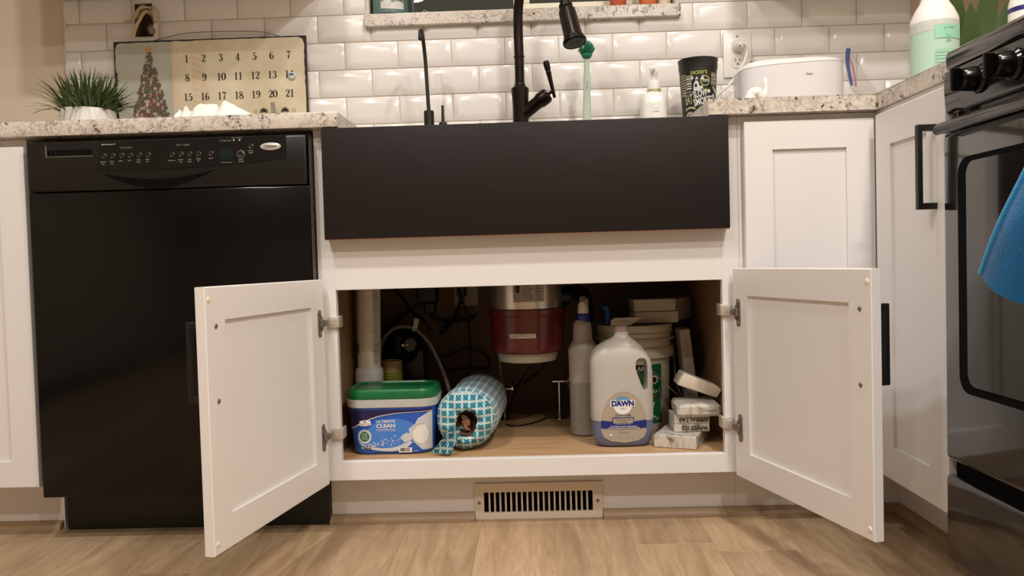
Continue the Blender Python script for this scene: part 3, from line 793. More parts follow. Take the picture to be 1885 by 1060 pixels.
# tin
tn = thing('tin_can', 'short tin with a lime green striped wrapper behind the detergent tub', 'can', (-.356, .305, FZ))
part('body', mat('can_tan', (160, 128, 84), .5), tn, lambda b: lathe(b, [(.027, .0005), (.0275, .002), (.0275, .183), (.0262, .186), (.0258, .183)], 28, c=(-.356, .305, FZ)))
M_lime = mat('can_lime', (150, 160, 40), .5)
part('wrapper', M_lime, tn, lambda b: lathe(b, [(.0279, .02), (.0279, .160)], 28, c=(-.356, .305, FZ), cap0=False, cap1=False))
d = Decal(lambda u, v, o: Vector((-.356+(.0279+o)*math.sin(u/.0279), .305-(.0279+o)*math.cos(u/.0279), FZ+v)), .006)
for k in range(9): d.rect(-.03, .034, .10+.0068*k, .1020+.0068*k, mat('can_stripe', (84, 92, 30), .5))
d.done('print', tn)
# water filter pump
wf = thing('water_pump', 'glossy black under-sink pump with a round motor head', 'pump', (-.33, .43, FZ))
part('motor', M_blk, wf, lambda b: lathe(b, [(.030, -.002), (.050, .012), (.058, .03), (.058, .10), (.045, .12)], 32, M=axis_matrix((0, 1, 0)), c=(-.345, .385, .365)))
part('tank', M_black_pl, wf, lambda b: box(b, -.362, -.285, .395, .50, FZ, .36, .006, 2))
def nose(b):
    M = axis_matrix((.35, -1, 0)); lathe(b, [(.026, -.012), (.026, .018), (.021, .024), (.018, .018), (.018, .005)], 28, M=M, c=(-.318, .372, .375))
part('nose_ring', M_blk, wf, nose)
part('badge', M_chrome, wf, lambda b: [box(b, -.3335, -.3285, .3405, .3425, .3735, .3800, .0006), box(b, -.3235, -.3165, .3405, .3425, .3760, .3785, .0006)])
# clear hose with tag
hs = thing('drain_hose', 'clear grey hose arching over the black pump with a white tag', 'hose', (-.28, .38, .40))
part('hose', mat('hose_grey', (128, 118, 108), .35), hs, lambda b: tube(b, [(-.405, .40, .34), (-.392, .385, .385), (-.362, .372, .416), (-.325, .365, .424), (-.293, .360, .411), (-.262, .352, .377), (-.238, .343, .330), (-.222, .335, .29), (-.212, .33, .255)], .0052, 12))
part('tag', M_plgrey, hs, lambda b: box(b, -.006, .006, -.001, .001, 0, .034, .0005, 1, Matrix.Translation((-.302, .358, .411)) @ Matrix.Rotation(.22, 4, 'Y')))
# outlet at the back of the cabinet, plugs, cables
op = thing('wall_outlet', 'small outlet plate on the dark cabinet back wall with cables plugged in', 'outlet', (-.18, .588, .5))
part('plate', mat('outlet_plate', (176, 160, 138), .5), op, lambda b: box(b, -.217, -.147, .5865, .5899, .462, .577, .002))
part('adapter', M_black_pl, op, lambda b: [box(b, -.318, -.262, .545, .5895, .475, .60, .004), box(b, -.30, -.268, .55, .585, .4445, .476, .004)], label='black adapter block')
part('plug', M_black_pl, op, lambda b: box(b, -.205, -.180, .55, .5865, .49, .53, .004))
YB = .565
def cable(label, pts, r=.0042, m=M_cable):
    bm = B(); tube(bm, pts, r, 8); o = finish('power_cable', bm, m, None, 60); tag(o, label, 'cable')
cable('black cable running from the adapter block across to the pump', [(-.41, YB, .54), (-.37, YB, .50), (-.335, YB-.03, .455), (-.30, YB-.05, .43), (-.28, YB-.05, .40)])
cable('black cable crossing behind the arching grey hose', [(-.26, YB, .50), (-.32, YB-.005, .47), (-.37, YB-.01, .435), (-.415, YB-.02, .39), (-.430, .53, .33)])
cable('black cable loop coiled beside the outlet plate', [(-.285, YB, .46), (-.275, YB, .43), (-.22, YB, .42), (-.165, YB-.01, .432), (-.155, YB-.02, .437), (-.17, YB-.025, .425), (-.22, YB-.02, .425), (-.255, YB-.02, .39), (-.235, YB-.03, .40), (-.205, YB-.01, .45), (-.19, YB, .51)], .0046)
cable('thin purple cable dropping from the outlet plug toward the fabric tube', [(-.205, YB-.01, .54), (-.190, YB-.02, .48), (-.175, YB-.03, .43), (-.170, YB-.04, .36), (-.172, YB-.05, .30), (-.18, YB-.06, .27)], .0036, mat('cable_purple', (34, 26, 46), .5))
cable('black cable ring lying above the end of the fabric tube', [(-.28, YB-.04, .335), (-.24, YB-.05, .325), (-.19, YB-.05, .345), (-.14, YB-.05, .335), (-.115, YB-.05, .305), (-.13, YB-.05, .288), (-.18, YB-.05, .292), (-.23, YB-.04, .285), (-.26, YB-.03, .315)], .004)
# garbage disposal
GX, GY = -.006, .262
gd = thing('garbage_disposal', 'garbage disposal with steel top and dark red body hanging under the sink', 'disposal', (GX, GY, .33))
part('steel_shell', M_steel, gd, lambda b: lathe(b, [(.080, .465), (.0895, .468), (.0895, .600), (.07, .625), (.045, .632), (.045, .6555)], 48, c=(GX, GY, 0)))
part('red_body', M_red, gd, lambda b: lathe(b, [(.070, .362), (.086, .364), (.092, .372), (.0925, .452), (.0965, .456), (.0965, .4695), (.090, .472)], 48, c=(GX, GY, 0)))
part('base_ring', mat('disposal_base', (172, 162, 148), .5), gd, lambda b: lathe(b, [(.060, .3385), (.071, .341), (.0745, .352), (.0745, .3615)], 40, c=(GX, GY, 0)))
def gmap(R): return lambda u, v, o: Vector((GX+(R+o)*math.sin(u/R), GY-(R+o)*math.cos(u/R), v))
d = Decal(gmap(.0925), .006); d.rect(-.043, .022, .4030, .4135, M_plgrey); d.text('CAUTION', -.012, .4105, .0020, M_ink); d.text('GROUND THIS UNIT BEFORE USE', -.012, .4072, .0016, M_ink, w=.04); d.done('label', gd, label='thin cream warning strip')
d = Decal(gmap(.0895), .006); M_lab = mat('steel_label', (176, 166, 152), .4); d.rect(-.031, .046, .489, .545, M_lab); d.rect(-.031, -.012, .489, .545, mat('steel_label2', (140, 130, 118), .4), 2)
d.poly([(-.024, .512), (-.016, .512), (-.014, .524), (-.016, .534), (-.022, .534), (-.026, .524)], M_ink, 3); d.text('!', -.0285, .527, .006, M_ink, 3)
for k in range(13): d.rect(-.010, .018+random.uniform(-.006, .002), .4925+.0040*k, .4937+.0040*k, M_ink, 3); d.rect(.0235, .040+random.uniform(-.006, .003), .4925+.0040*k, .4937+.0040*k, M_ink, 3)
d.rect(.0205, .0210, .489, .545, M_ink, 3); d.done('rating_label', gd, label='printed rating label')
part('side_outlet', M_black_pl, gd, lambda b: lathe(b, [(.026, 0), (.026, .02), (.020, .022), (.020, .03)], 20, M=axis_matrix((1, .25, 0)), c=(GX+.08, GY+.02, .495)))
def wires(name, label, pts, r, m=M_cable, cat='cable'):
    bm = B(); tube(bm, pts, r, 8); o = finish(name, bm, m, None, 60); tag(o, label, cat); return o
wires('drain_pipe', 'black drain pipe curving down beside the garbage disposal', [(.102, .288, .503), (.125, .31, .505), (.142, .33, .490), (.148, .345, .455), (.142, .355, .40), (.130, .36, .33), (.122, .36, FZ+.012)], .0195, M_black_pl, 'pipe')
wires('flex_hose', 'thick black hose hanging from the disposal down to the floor valve', [(GX+.02, .30, .341), (GX+.012, .32, .32), (-.02, .34, .28), (-.045, .38, .23), (-.060, .41, .19), (-.066, .415, FZ+.008)], .0058, cat='hose')
wires('flex_hose', 'thin black hose bending behind the disposal toward the chrome valve', [(GX+.048, .30, .345), (GX+.042, .33, .315), (.012, .35, .29), (-.02, .40, .262), (-.045, .44, .245)], .0048, cat='hose')
wires('supply_tube', 'slender grey supply tube hanging left of the disposal base'.replace(' left of', ' near'), [(-.078, .31, .345), (-.080, .36, .30), (-.078, .40, .27), (-.0745, .44, .25)], .0032, mat('supply_grey', (120, 112, 102), .3), 'hose')
wires('floor_wire', 'thin dark wire lying on the cabinet floor behind the fabric tube', [(-.068, .36, FZ+.0026), (-.045, .34, FZ+.0026), (-.01, .36, FZ+.0026), (.02, .40, FZ+.0026), (.04, .44, FZ+.0026)], .0018)
for (vx, vy, vz, lb, ln) in ((-.064, .445, .240, 'chrome shutoff valve below the disposal beside the fabric tube', -.09), (.088, .44, .258, 'chrome shutoff valve behind the clear spray bottle', .1)):
    v = thing('shutoff_valve', lb, 'valve', (vx, vy, vz), 'shutoff valves under the sink')
    part('valve_body', M_chrome, v, lambda b: [lathe(b, [(.006, -.03), (.006, .012)], 14, M=axis_matrix((1, 0, 0)), c=(vx, vy, vz)), tube(b, [(vx-.012, vy, vz), (vx-.012, vy, FZ)], .0065, 12, smooth=False)])
    part('valve_handle', M_chrome, v, lambda b: lathe(b, [(.004, 0), (.019, .001), (.019, .005), (.005, .007)], 18, M=Matrix.Diagonal((1, 1, 1.15)) @ axis_matrix((1, 0, 0)), c=(vx+.010, vy, vz)))
    part('escutcheon', M_chrome, v, lambda b: lathe(b, [(.017, 0), (.016, .003), (.008, .006)], 20, c=(vx-.012, vy, FZ)))
# clear spray bottle
M_clear = mat('cloudy_plastic', (206, 200, 190), .3, alpha=.62); M_water = mat('grey_liquid', (140, 134, 124), .3)
SX, SY = .1300, .232
sp = thing('spray_bottle', 'cloudy spray bottle with blue collar half full of clear liquid', 'bottle', (SX, SY, FZ))
def wet(bm, z):
    for f in bm.faces:
        if f.calc_center_median().z < z: f.material_index = 1
M_wet = mat('wet_plastic', (206, 200, 190), .25, alpha=.2)
part('bottle', [M_clear, M_wet], sp, lambda b: [lathe(b, [(.030, .0006), (.0345, .004), (.0355, .02), (.0355, .132), (.0355, .195), (.0365, .200), (.0360, .212), (.0290, .226), (.0240, .235), (.0230, .262), (.0215, .275), (.0140, .285), (.0130, .292)], 36, c=(SX, SY, FZ)), wet(b, FZ+.132)])
part('liquid', M_water, sp, lambda b: lathe(b, [(.029, .002), (.0335, .006), (.0345, .02), (.0345, .132)], 32, c=(SX, SY, FZ)))
part('collar', mat('collar_blue', (34, 40, 140), .4), sp, lambda b: lathe(b, [(.0165, .2755), (.0175, .278), (.0170, .296), (.012, .298)], 24, c=(SX+.002, SY, FZ)))
def trig(b):
    lathe(b, [(.014, .2985), (.0125, .318), (.010, .326)], 20, c=(SX+.003, SY, FZ)); 
part('trigger_head', mat('trigger_cream', (222, 214, 196), .4), sp, trig)
part('nozzle', mat('nozzle_grey', (140, 132, 122), .35, alpha=.8), sp, lambda b: [lathe(b, [(.0095, .3262), (.0085, .336), (.007, .340)], 18, c=(SX+.003, SY, FZ)), box(b, SX+.006, SX+.016, SY-.012, SY+.004, FZ+.318, FZ+.336, .003, 2)])
# big dish soap bottle
DX, DY = .2095, .118
ds = thing('dish_soap_bottle', 'large handled dish soap bottle with blue soap and a grey label', 'bottle', (DX, DY, FZ))
# z, centre shift, width, depth
DS = [(.0006, 0, .108, .060), (.004, 0, .122, .070), (.012, 0, .134, .078), (.03, 0, .141, .082), (.0610, 0, .1428, .0826), (.08, .000, .1435, .083), (.165, .000, .1440, .083), (.190, -.001, .1425, .081), (.205, -.003, .1360, .078), (.218, -.005, .1220, .072), (.230, -.004, .1000, .062), (.240, -.001, .0720, .052), (.247, .001, .0480, .042), (.252, .002, .0360, .035), (.262, .003, .0325, .0325)]
def dsec(k, sc=1.0): z, s, w, dd = DS[k]; return [(DX+s+x*sc, DY+y*sc, FZ+z) for x, y in sellipse(w, dd, 3.2, 56)]
def ds_at(z):
    z -= FZ
    for a, b_ in zip(DS, DS[1:]):
        if a[0] <= z <= b_[0]: t = (z-a[0])/(b_[0]-a[0]); return [a[k]+(b_[k]-a[k])*t for k in range(1, 4)]
    return DS[-1][1:]
bm = B(); loft(bm, [dsec(k) for k in range(len(DS))])
for f in bm.faces:
    if f.calc_center_median().z < FZ+.061: f.material_index = 1
body = finish('bottle', bm, [mat('soap_bottle_plastic', (212, 206, 197), .28, alpha=.72), mat('soap_bottle_wet', (214, 214, 216), .25, alpha=.14)], ds, 60)
cut = B(); 
hole = [(.2400, .3530), (.2490, .3600), (.2600, .3580), (.2655, .350), (.2670, .330), (.2660, .296), (.2620, .287), (.2570, .2865), (.2525, .295), (.2445, .318), (.2390, .336)]
cp = [tuple(v)[:2] for v in smooth_path([(a, b_, 0) for a, b_ in hole + hole[:1]], 4)][:-1]
prism(cut, cp, lambda p: Vector((p[0], DY-.1, p[1])), lambda p: Vector((p[0], DY+.1, p[1])))
cutter = finish('cutter', cut, M_white, None, 0)
md = body.modifiers.new('hole', 'BOOLEAN'); md.object = cutter; md.operation = 'DIFFERENCE'; md.solver = 'EXACT'
bpy.context.view_layer.update(); dg = bpy.context.evaluated_depsgraph_get()
me2 = bpy.data.meshes.new_from_object(body.evaluated_get(dg)); body.modifiers.clear(); body.data = me2
bpy.data.objects.remove(cutter); me2.set_sharp_from_angle(angle=math.radians(50))
def liq(b):
    lp = [dsec(k, .975) for k in range(5)]; lp[0] = [(x, y, FZ+.002) for x, y, z in lp[0]]; lp[4] = [(x, y, z-.0006) for x, y, z in lp[4]]
    loft(b, lp)
part('liquid', mat('blue_soap', (74, 86, 132), .3), ds, liq)
part('cap', mat('soap_cap', (170, 150, 148), .35), ds, lambda b: lathe(b, [(.0170, .262), (.0175, .264), (.0165, .272), (.012, .276), (.009, .276)], 24, c=(DX+.003, DY, FZ)))
def dmap(u, v, o):
    s, w, dd = ds_at(v); t = min(abs(u-s)/(w/2), .999); y = dd/2*(1-t**3.2)**(1/3.2); return Vector((DX+u, DY-y-o-.0005, v))
d = Decal(dmap, .006); M_lg = mat('label_silver', (176, 164, 146), .4, metal=.1); M_dblue = mat('label_blue', (24, 40, 120), .4)
prf = [(.030, .172), (.045, .180), (.0515, .193), (.0515, .212), (.049, .232), (.043, .252), (.034, .268), (.022, .279), (.010, .2845), (0, .2855)]
lab = prf + [(-a, z) for a, z in reversed(prf[:-1])]
lab = [(0, .168)] + lab
d.poly(lab, M_lg, 1); d.poly([(-.0515, .2010), (.0515, .2010), (.0515, .2180), (.049, .2195), (.0, .2145), (-.049, .2195), (-.0515, .2180)], M_dblue, 2)
d.ell(-.002, .2535, .021, .0205, M_print, 2); d.ell(-.002, .2655, .0155, .0085, mat('label_sky', (96, 150, 190), .4), 3)
d.rect(-.030, .026, .2505, .2660, M_print, 3); d.text('DAWN', -.002, .2583, .0130, M_dblue, 4, w=.051, bold=.06); d.text('ULTRA', -.002, .2462, .0022, M_ink, 4, w=.012)
d.text('PLATINUM', -.002, .2310, .0038, M_ink, 4, w=.034, bold=.005)
d.rect(-.0265, .0225, .2095, .2265, M_dblue, 3); d.rect(-.0245, .0205, .2135, .2245, M_lg, 4); d.text('ADVANCED', -.002, .2205, .0034, M_ink, 5, w=.036); d.text('POWER', -.002, .2160, .0024, M_ink, 5, w=.016); d.text('DISHWASHING LIQUID', -.002, .2115, .0019, M_print, 5, w=.036)
d.text('POWERS AWAY 48-HOUR', -.001, .2057, .0030, M_print, 4, w=.060, bold=.012); d.text('STUCK-ON FOOD IN SECONDS', -.001, .2018, .0030, M_print, 4, w=.072, bold=.012)
d.text('fresh scent', -.001, .1925, .0032, M_ink, 4, w=.024); d.rect(-.033, -.0275, .1835, .1885, M_print, 4); d.text('2.66 L  90 FL OZ', .004, .1790, .0026, M_printgrey, 4, w=.034)
d.done('label', ds, label='grey oval label with blue band')
# bucket
BX, BY = .270, .330
bk = thing('plastic_bucket', 'white pail with green label and ribbed rim behind the dish soap', 'bucket', (BX, BY, FZ))
M_pail = mat('pail_white', (214, 206, 184), .4)
part('pail', M_pail, bk, lambda b: lathe(b, [(.080, .0006), (.082, .004), (.0875, .178), (.0975, .182), (.0975, .205), (.0905, .208), (.0905, .222), (.1005, .225), (.0985, .229), (.0915, .231), (.0920, .240), (.0975, .2425), (.0945, .2455), (.0950, .258)], 48, c=(BX, BY, FZ)))
part('lid', M_pail, bk, lambda b: lathe(b, [(.0955, .2585), (.0955, .262), (.086, .2635), (.08, .261)], 48, c=(BX, BY, FZ)))
def bmap(u, v, o): R = .082+.0055*(v-FZ)/.178; a = u/R; return Vector((BX+(R+o)*math.sin(a), BY-(R+o)*math.cos(a), v))
d = Decal(bmap, .008); M_bg = mat('pail_green', (20, 108, 62), .45); d.rect(-.058, .060, .175, .3225, M_bg); d.rect(-.058, .034, .3020, .3225, M_ink, 2); d.text('KIRKLAND', -.010, .3125, .0115, M_print, 3, w=.075, bold=.02)
d.text('SIGNATURE', -.010, .3045, .0024, M_print, 3); d.poly([(-.020+(.011 if k % 2 else .005)*math.cos(PI*k/7), .285+(.011 if k % 2 else .005)*math.sin(PI*k/7)) for k in range(14)], mat('pail_yellow', (206, 190, 40), .5), 2)
d.ell(.036, .284, .012, .011, M_print, 2); d.ell(.036, .284, .008, .007, M_red, 3); d.text('ULTRA', .030, .255, .009, M_print, 2, w=.036, bold=.02); d.text('CLEAN', .030, .244, .009, mat('pail_red', (170, 60, 50), .5), 2, w=.032, bold=.02); d.stroke([(.050, .262), (.056, .24), (.057, .20)], .0016, M_print); d.stroke([(.036, .228), (.028, .20), (.040, .19)], .0035, M_print); d.text('200', .045, .186, .006, M_print, 2)
d.done('label', bk, label='green label with white lettering')
part('bail', M_nickeld, bk, lambda b: tube(b, [(BX+.02, BY-.0885, .318), (BX+.045, BY-.105, .292), (BX+.075, BY-.115, .262), (BX+.098, BY-.10, .245), (BX+.1, BY-.02, .27), (BX+.0985, BY, .350)], .0016, 8))
# things on the bucket
bt = FZ+.2640
h = thing('bottle_brush_hook', 'bright blue plastic hook standing on the white pail lid', 'hook', (.2, .3, bt))
part('shaft', mat('hook_blue', (28, 92, 176), .4), h, lambda b: tube(b, [(.1995, .300, bt), (.1990, .300, bt+.020), (.1975, .298, bt+.037), (.1920, .296, bt+.044), (.1865, .294, bt+.040)], [.0078, .0062], 10))
bm = B(); pk = [(-.036, .000), (.010, .000), (.022, .006), (.042, .020), (-.028, .0185), (-.036, .012)]
prism(bm, pk, lambda p: Vector((.238+p[0], .248, bt+.0005+p[1])), lambda p: Vector((.238+p[0], .262, bt+.0005+p[1])))
pkt = finish('paper_packet', bm, mat('packet', (206, 194, 174), .7), None, 0); tag(pkt, 'small pale paper packet with grey lettering lying on the white pail', 'packet')
d = Decal(front(.248)); d.text('HOLD STRAIGHT', .234, bt+.0105, .0050, M_printgrey, w=.050); d.done('print', pkt)
for k, (cx, cy, z, rz, sx, sy, sz, lb) in enumerate(((.320, .345, bt+.0006, .04, .112, .10, .029, 'white foam block on the pail lid, bottom of the stack of two'), (.318, .350, bt+.0302, .02, .106, .10, .031, 'white foam block on top of the stack on the pail'), (.389, .408, bt+.0006, -.55, .05, .105, .058, 'thick white foam block turned askew at the edge of the pail'))):
    bm = B(); box(bm, -sx/2, sx/2, -sy/2, sy/2, 0, sz, .003, 2, Matrix.Translation((cx, cy, z)) @ Matrix.Rotation(rz, 4, 'Z')); o = finish('foam_block', bm, mat('foam_white', (214, 206, 192), .9), None, 40); tag(o, lb, 'block', 'white foam blocks on the pail')
bm = B(); box(bm, -.013, .013, -.035, .035, 0, .25, .002, 1, Matrix.Translation((.4245, .30, FZ+.0008)) @ Matrix.Rotation(-.105, 4, 'Y') @ Matrix.Translation((-.012, 0, .0014)))
o = finish('leaning_slab', bm, mat('slab_grey', (188, 180, 168), .7), None, 30); o.location = (0, 0, 0); tag(o, 'tall narrow grey-white slab leaning beside the pail', 'slab')
# stone samples
def stone(label, M, sx, sy, sz, m, bev=.0015):
    bm = B(); box(bm, 0, sx, 0, sy, 0, sz, bev, 1, M); o = finish('stone_sample', bm, m, None, 30); return tag(o, label, 'stone sample', 'stone samples in the sink cabinet')
Mb = Matrix.Translation((.3640, .0385, FZ+.0005)) @ Matrix.Rotation(math.radians(67), 4, 'Z')
s1 = stone('grey veined stone sample lying on the cabinet floor, bottom of the stack', Mb, .130, .096, .0290, M_marble2)
d = Decal(lambda u, v, o: Mb @ Vector((u, -o, v))); d.text('NUA', .052, .016, .014, M_ink, w=.030, rot=.25); d.done('handwriting_print', s1)
Mm = Matrix.Translation((.3260, .092, FZ+.0300))
s2 = stone('white stone sample hand lettered WHITE ICE upside down, second from the bottom', Mm, .080, .080, .0185, M_marble)
d = Decal(lambda u, v, o: Mm @ Vector((.08-u, -o, .0185-v))); d.text('WHITE ICE', .034, .0095, .0095, M_ink, w=.060, bold=.015); d.done('handwriting_print', s2)
Mm2 = Matrix.Translation((.3262, .091, FZ+.0490))
s3 = stone('white stone sample hand lettered GIBRALTAR upside down, third from the bottom', Mm2, .080, .082, .0185, M_marble)
d = Decal(lambda u, v, o: Mm2 @ Vector((.08-u, -o, .0185-v))); d.text('GIBRALTAR', .038, .0095, .0105, M_ink, w=.068, bold=.015); d.done('handwriting_print', s3)
Mt = Matrix.Translation((.3300, .072, FZ+.0680)) @ Matrix.Rotation(-.03, 4, 'Z')
stone('pale speckled stone sample with rounded edge on top of the stack', Mt, .0985, .105, .0280, M_marble2, .006)
bm = B(); pts = [(-.050, .0), (.046, -.008), (.052, .012), (.040, .020), (-.042, .031)]
Mw = Matrix.Translation((.388, 0, .2775)) @ Matrix.Rotation(math.radians(15), 4, 'Y')
prism(bm, pts, lambda p: Mw @ Vector((p[0], .118, p[1])), lambda p: Mw @ Vector((p[0], .185, p[1])))
bmesh.ops.bevel(bm, geom=bm.edges[:], offset=.003, segments=2, profile=.5, affect='EDGES')
o = finish('stone_wedge', bm, mat('wedge_white', (214, 204, 186), .6), None, 40); tag(o, 'cream wedge-shaped offcut tilted on top of the stone samples', 'offcut')

# ------------------------------------------------------------------ faucets and things behind the sink
fc = thing('kitchen_faucet', 'oil-rubbed bronze gooseneck faucet with pull-down spray head and side lever', 'faucet', (-.0085, .5, CT))
FX = -.0085
part('body', M_bronze, fc, lambda b: lathe(b, [(.027, 0), (.027, .006), (.0225, .010), (.0220, .10), (.0245, .140), (.0245, .147), (.0165, .154), (.0150, .160)], 32, c=(FX, .5, CT)))
path = [(FX, .5, 1.070), (FX, .5, 1.15), (FX-.0005, .5, 1.23), (FX+.003, .492, 1.292), (FX+.018, .468, 1.352), (FX+.045, .425, 1.392), (FX+.078, .374, 1.386), (FX+.103, .337, 1.335), (FX+.1155, .318, 1.272), (FX+.1215, .308, 1.228)]
part('neck', M_bronze, fc, lambda b: tube(b, path, .0132, 20, 10))
part('collar', M_bronze, fc, lambda b: lathe(b, [(.0133, 0), (.0152, .0015), (.0152, .0040), (.0133, .0055)], 24, c=(FX, .5, 1.148)))
hd0 = Vector(path[-1]); hd1 = Vector((.1330, .282, 1.125)); ax = (hd1-hd0); HL = ax.length
part('spray_head', M_bronze, fc, lambda b: lathe(b, [(.0136, -.004), (.0175, 0), (.0175, .006), (.0160, .008), (.0205, .016), (.0215, .020), (.0235, HL-.022), (.0255, HL-.018), (.0255, HL-.013), (.0300, HL-.008), (.0305, HL-.003), (.0285, HL), (.025, HL-.002)], 32, M=axis_matrix(ax), c=hd0))
part('spray_face', M_black_pl, fc, lambda b: [lathe(b, [(.0250, HL-.002), (.0248, HL-.0005)], 28, M=axis_matrix(ax), c=hd0)] + [lathe(b, [(.0014, HL-.001), (.0010, HL+.0008)], 8, M=axis_matrix(ax), c=hd0 + axis_matrix(ax) @ Vector((r*math.cos(t), r*math.sin(t), 0))) for r, nn in ((.007, 6), (.014, 12)) for t in [2*PI*k/nn for k in range(nn)]])
v0 = Vector((FX+.004, .497, .990)); vd = Vector((.70, -.12, .50)).normalized()
def valve(b):
    M = axis_matrix(vd); lathe(b, [(.018, 0), (.0178, .055), (.0205, .062), (.0212, .066), (.0212, .084), (.018, .091), (.008, .094)], 28, M=M, c=v0)
part('valve', M_bronze, fc, valve)
pv = v0 + vd*.094
def lever(b):
    tube(b, [pv - vd*.004, pv + vd*.014], .0045, 12, smooth=False)
    q = pv + vd*.013; u = Vector((-.22, -.05, 1)).normalized()
    lathe(b, [(.0042, -.020), (.0046, -.012), (.0050, 0), (.0060, .030), (.0072, .048), (.0078, .050), (.0066, .053), (.0085, .062), (.0090, .075), (.0070, .082)], 18, M=axis_matrix(u), c=q)
part('lever', M_bronze, fc, lever)
rf = thing('filter_faucet', 'slim black drinking water faucet with thin spout and small lever', 'faucet', (-.263, .5, CT))
part('base', M_handle, rf, lambda b: lathe(b, [(.017, 0), (.017, .003), (.0142, .005), (.0142, .092), (.0125, .094)], 24, c=(-.263, .5, CT)))
part('spout', M_handle, rf, lambda b: tube(b, [(-.263, .5, 1.005), (-.2655, .5, 1.08), (-.2680, .498, 1.15), (-.2700, .488, 1.190), (-.2700, .462, 1.214), (-.2695, .436, 1.214), (-.2690, .424, 1.205)], .0052, 14))
part('nozzle', M_handle, rf, lambda b: lathe(b, [(.0054, 0), (.0068, .004), (.0064, .030), (.004, .033)], 14, M=axis_matrix((.0, -.55, -1)), c=(-.2692, .430, 1.212)))
part('lever', M_handle, rf, lambda b: [lathe(b, [(.012, 0), (.012, .05), (.011, .06), (.0045, .0625), (.0036, .108)], 16, c=(-.2245, .5, CT))])
# dish brush
db = thing('dish_brush', 'dish brush with dark green bristles and pale green handle standing by the sink', 'brush', (.174, .5, CT))
M_bh = mat('brush_handle_green', (184, 200, 184), .3); M_br = mat('bristle_green', (36, 124, 92), .5)
def bh(b):
    loops = []
    for z, w, t in ((0, .0118, .008), (.05, .0118, .008), (.10, .0108, .0075), (.16, .0095, .007), (.20, .0078, .0065), (.222, .0078, .0065)):
        loops.append([(.1735+x+z*.018, .5+y, CT+z+.0005) for x, y in sellipse(2*w, 2*t, 3, 20)])
    loft(b, loops)
part('handle', M_bh, db, bh)
d = Decal(lambda u, v, o: Vector((.1762+u, .4925-o, v))); d.text('OXO', 0, 1.065, .0055, mat('brush_mark', (128, 164, 146), .4), rot=PI/2, w=.022); d.done('print', db)
hc = Vector((.1778, .498, 1.152))
part('head', M_br, db, lambda b: lathe(b, [(.006, -.014), (.011, -.011), (.0150, -.005), (.0150, -.002), (.010, .001)], 24, c=hc))
def bristles(b):
    for k in range(120):
        t = k*2.39996; r = math.sqrt((k+.5)/120); el = r*1.3
        dd = Vector((math.sin(el)*math.cos(t), math.sin(el)*math.sin(t), math.cos(el))); p0 = hc + Vector((.013*r*math.cos(t), .013*r*math.sin(t), -.003)); q = .95+.1*random.random(); tube(b, [p0, hc + Vector((.0245*dd.x*q, .0245*dd.y*q, .002+.034*dd.z*q))], .00085, 5, smooth=False)
part('bristles', M_br, db, bristles, kind='stuff')
# soap bottle
so = thing('soap_pump', 'small white hand soap bottle with foam pump beside the black cup', 'bottle', (.358, .5, CT))
M_so = mat('soap_white', (240, 238, 233), .3)
part('bottle', mat('soap_frost', (234, 232, 227), .25), so, lambda b: loft(b, [[(.358+x, .5+y, CT+z) for x, y in rrect(w, w*.86, min(.018, w*.4), 6)] for z, w in ((.0006, .064), (.004, .070), (.088, .0705), (.108, .067), (.120, .052), (.1235, .040))]))
part('collar', M_so, so, lambda b: lathe(b, [(.0185, .1240), (.0190, .127), (.0190, .150), (.0165, .156), (.009, .159)], 28, c=(.3605, .5, CT)))
part('gold_band', mat('gold_band', (196, 180, 96), .3, metal=.6), so, lambda b: lathe(b, [(.0194, .1262), (.0194, .1302)], 28, c=(.3605, .5, CT), cap0=False, cap1=False))
def pump(b):
    lathe(b, [(.0085, .1592), (.0085, .170), (.0110, .174), (.0115, .184), (.0090, .188)], 22, c=(.3615, .5, CT)); tube(b, [(.3615, .5, CT+.183), (.3535, .478, CT+.184), (.3465, .462, CT+.178)], [.0065, .0045], 12)
part('pump_head', M_so, so, pump)
d = Decal(lambda u, v, o: Vector((.358+u, .5-.0303-o, v))); d.rect(-.0065, .0135, .955, 1.0005, M_paper); d.rect(-.004, .011, .9925, .9932, M_printgrey, 2); d.text('FLORAL', .0035, .984, .0042, M_ink, 2, w=.0155); d.done('label', so)
# black cup
CX, CY = .4725, .455
cpx = thing('plastic_cup', 'tall black souvenir cup printed SLOW SMOKED beside the white soap bottle', 'cup', (CX, CY, CT))
def cr(z): return .0405 + (.0495-.0405)*z/.170
part('cup', mat('cup_black', (24, 22, 21), .4), cpx, lambda b: lathe(b, [(.0395, .0005), (.0405, .003), (cr(.168), .168), (.0512, .1695), (.0520, .190), (.0530, .192), (.0530, .196), (.0505, .196), (.0500, .17), (.041, .006)], 48, c=(CX, CY, CT)))
def cmap(u, v, o): z = v-CT; R = cr(z); a = (u-.008)/.045; return Vector((CX+(R+o)*math.sin(a), CY-(R+o)*math.cos(a), v))
d = Decal(cmap, .005); M_cg = mat('cup_grey', (205, 203, 200), .5); M_cy = mat('cup_green', (176, 184, 84), .5); M_cs = mat('cup_sage', (160, 156, 126), .5); M_cr2 = mat('cup_rust', (120, 80, 70), .5)
z0 = CT
d.text("DICKEY'S", .001, z0+.155, .009, M_cy, w=.040, rot=.02, bold=.02)
d.text('SLOW', .003, z0+.100, .0190, M_cg, w=.036, rot=.20, bold=.035); d.text('SMOKED', .0125, z0+.0815, .0190, M_cg, w=.054, rot=.20, bold=.035)
d.text('EAT', -.0275, z0+.087, .0270, M_cs, w=.022, rot=.06, bold=.04); d.stroke([(-.040, z0+.060), (-.026, z0+.065), (-.010, z0+.062)], .006, M_cs); d.ell(-.026, z0+.038, .015, .017, M_cs); d.ell(-.026, z0+.036, .009, .011, M_ink, 2)
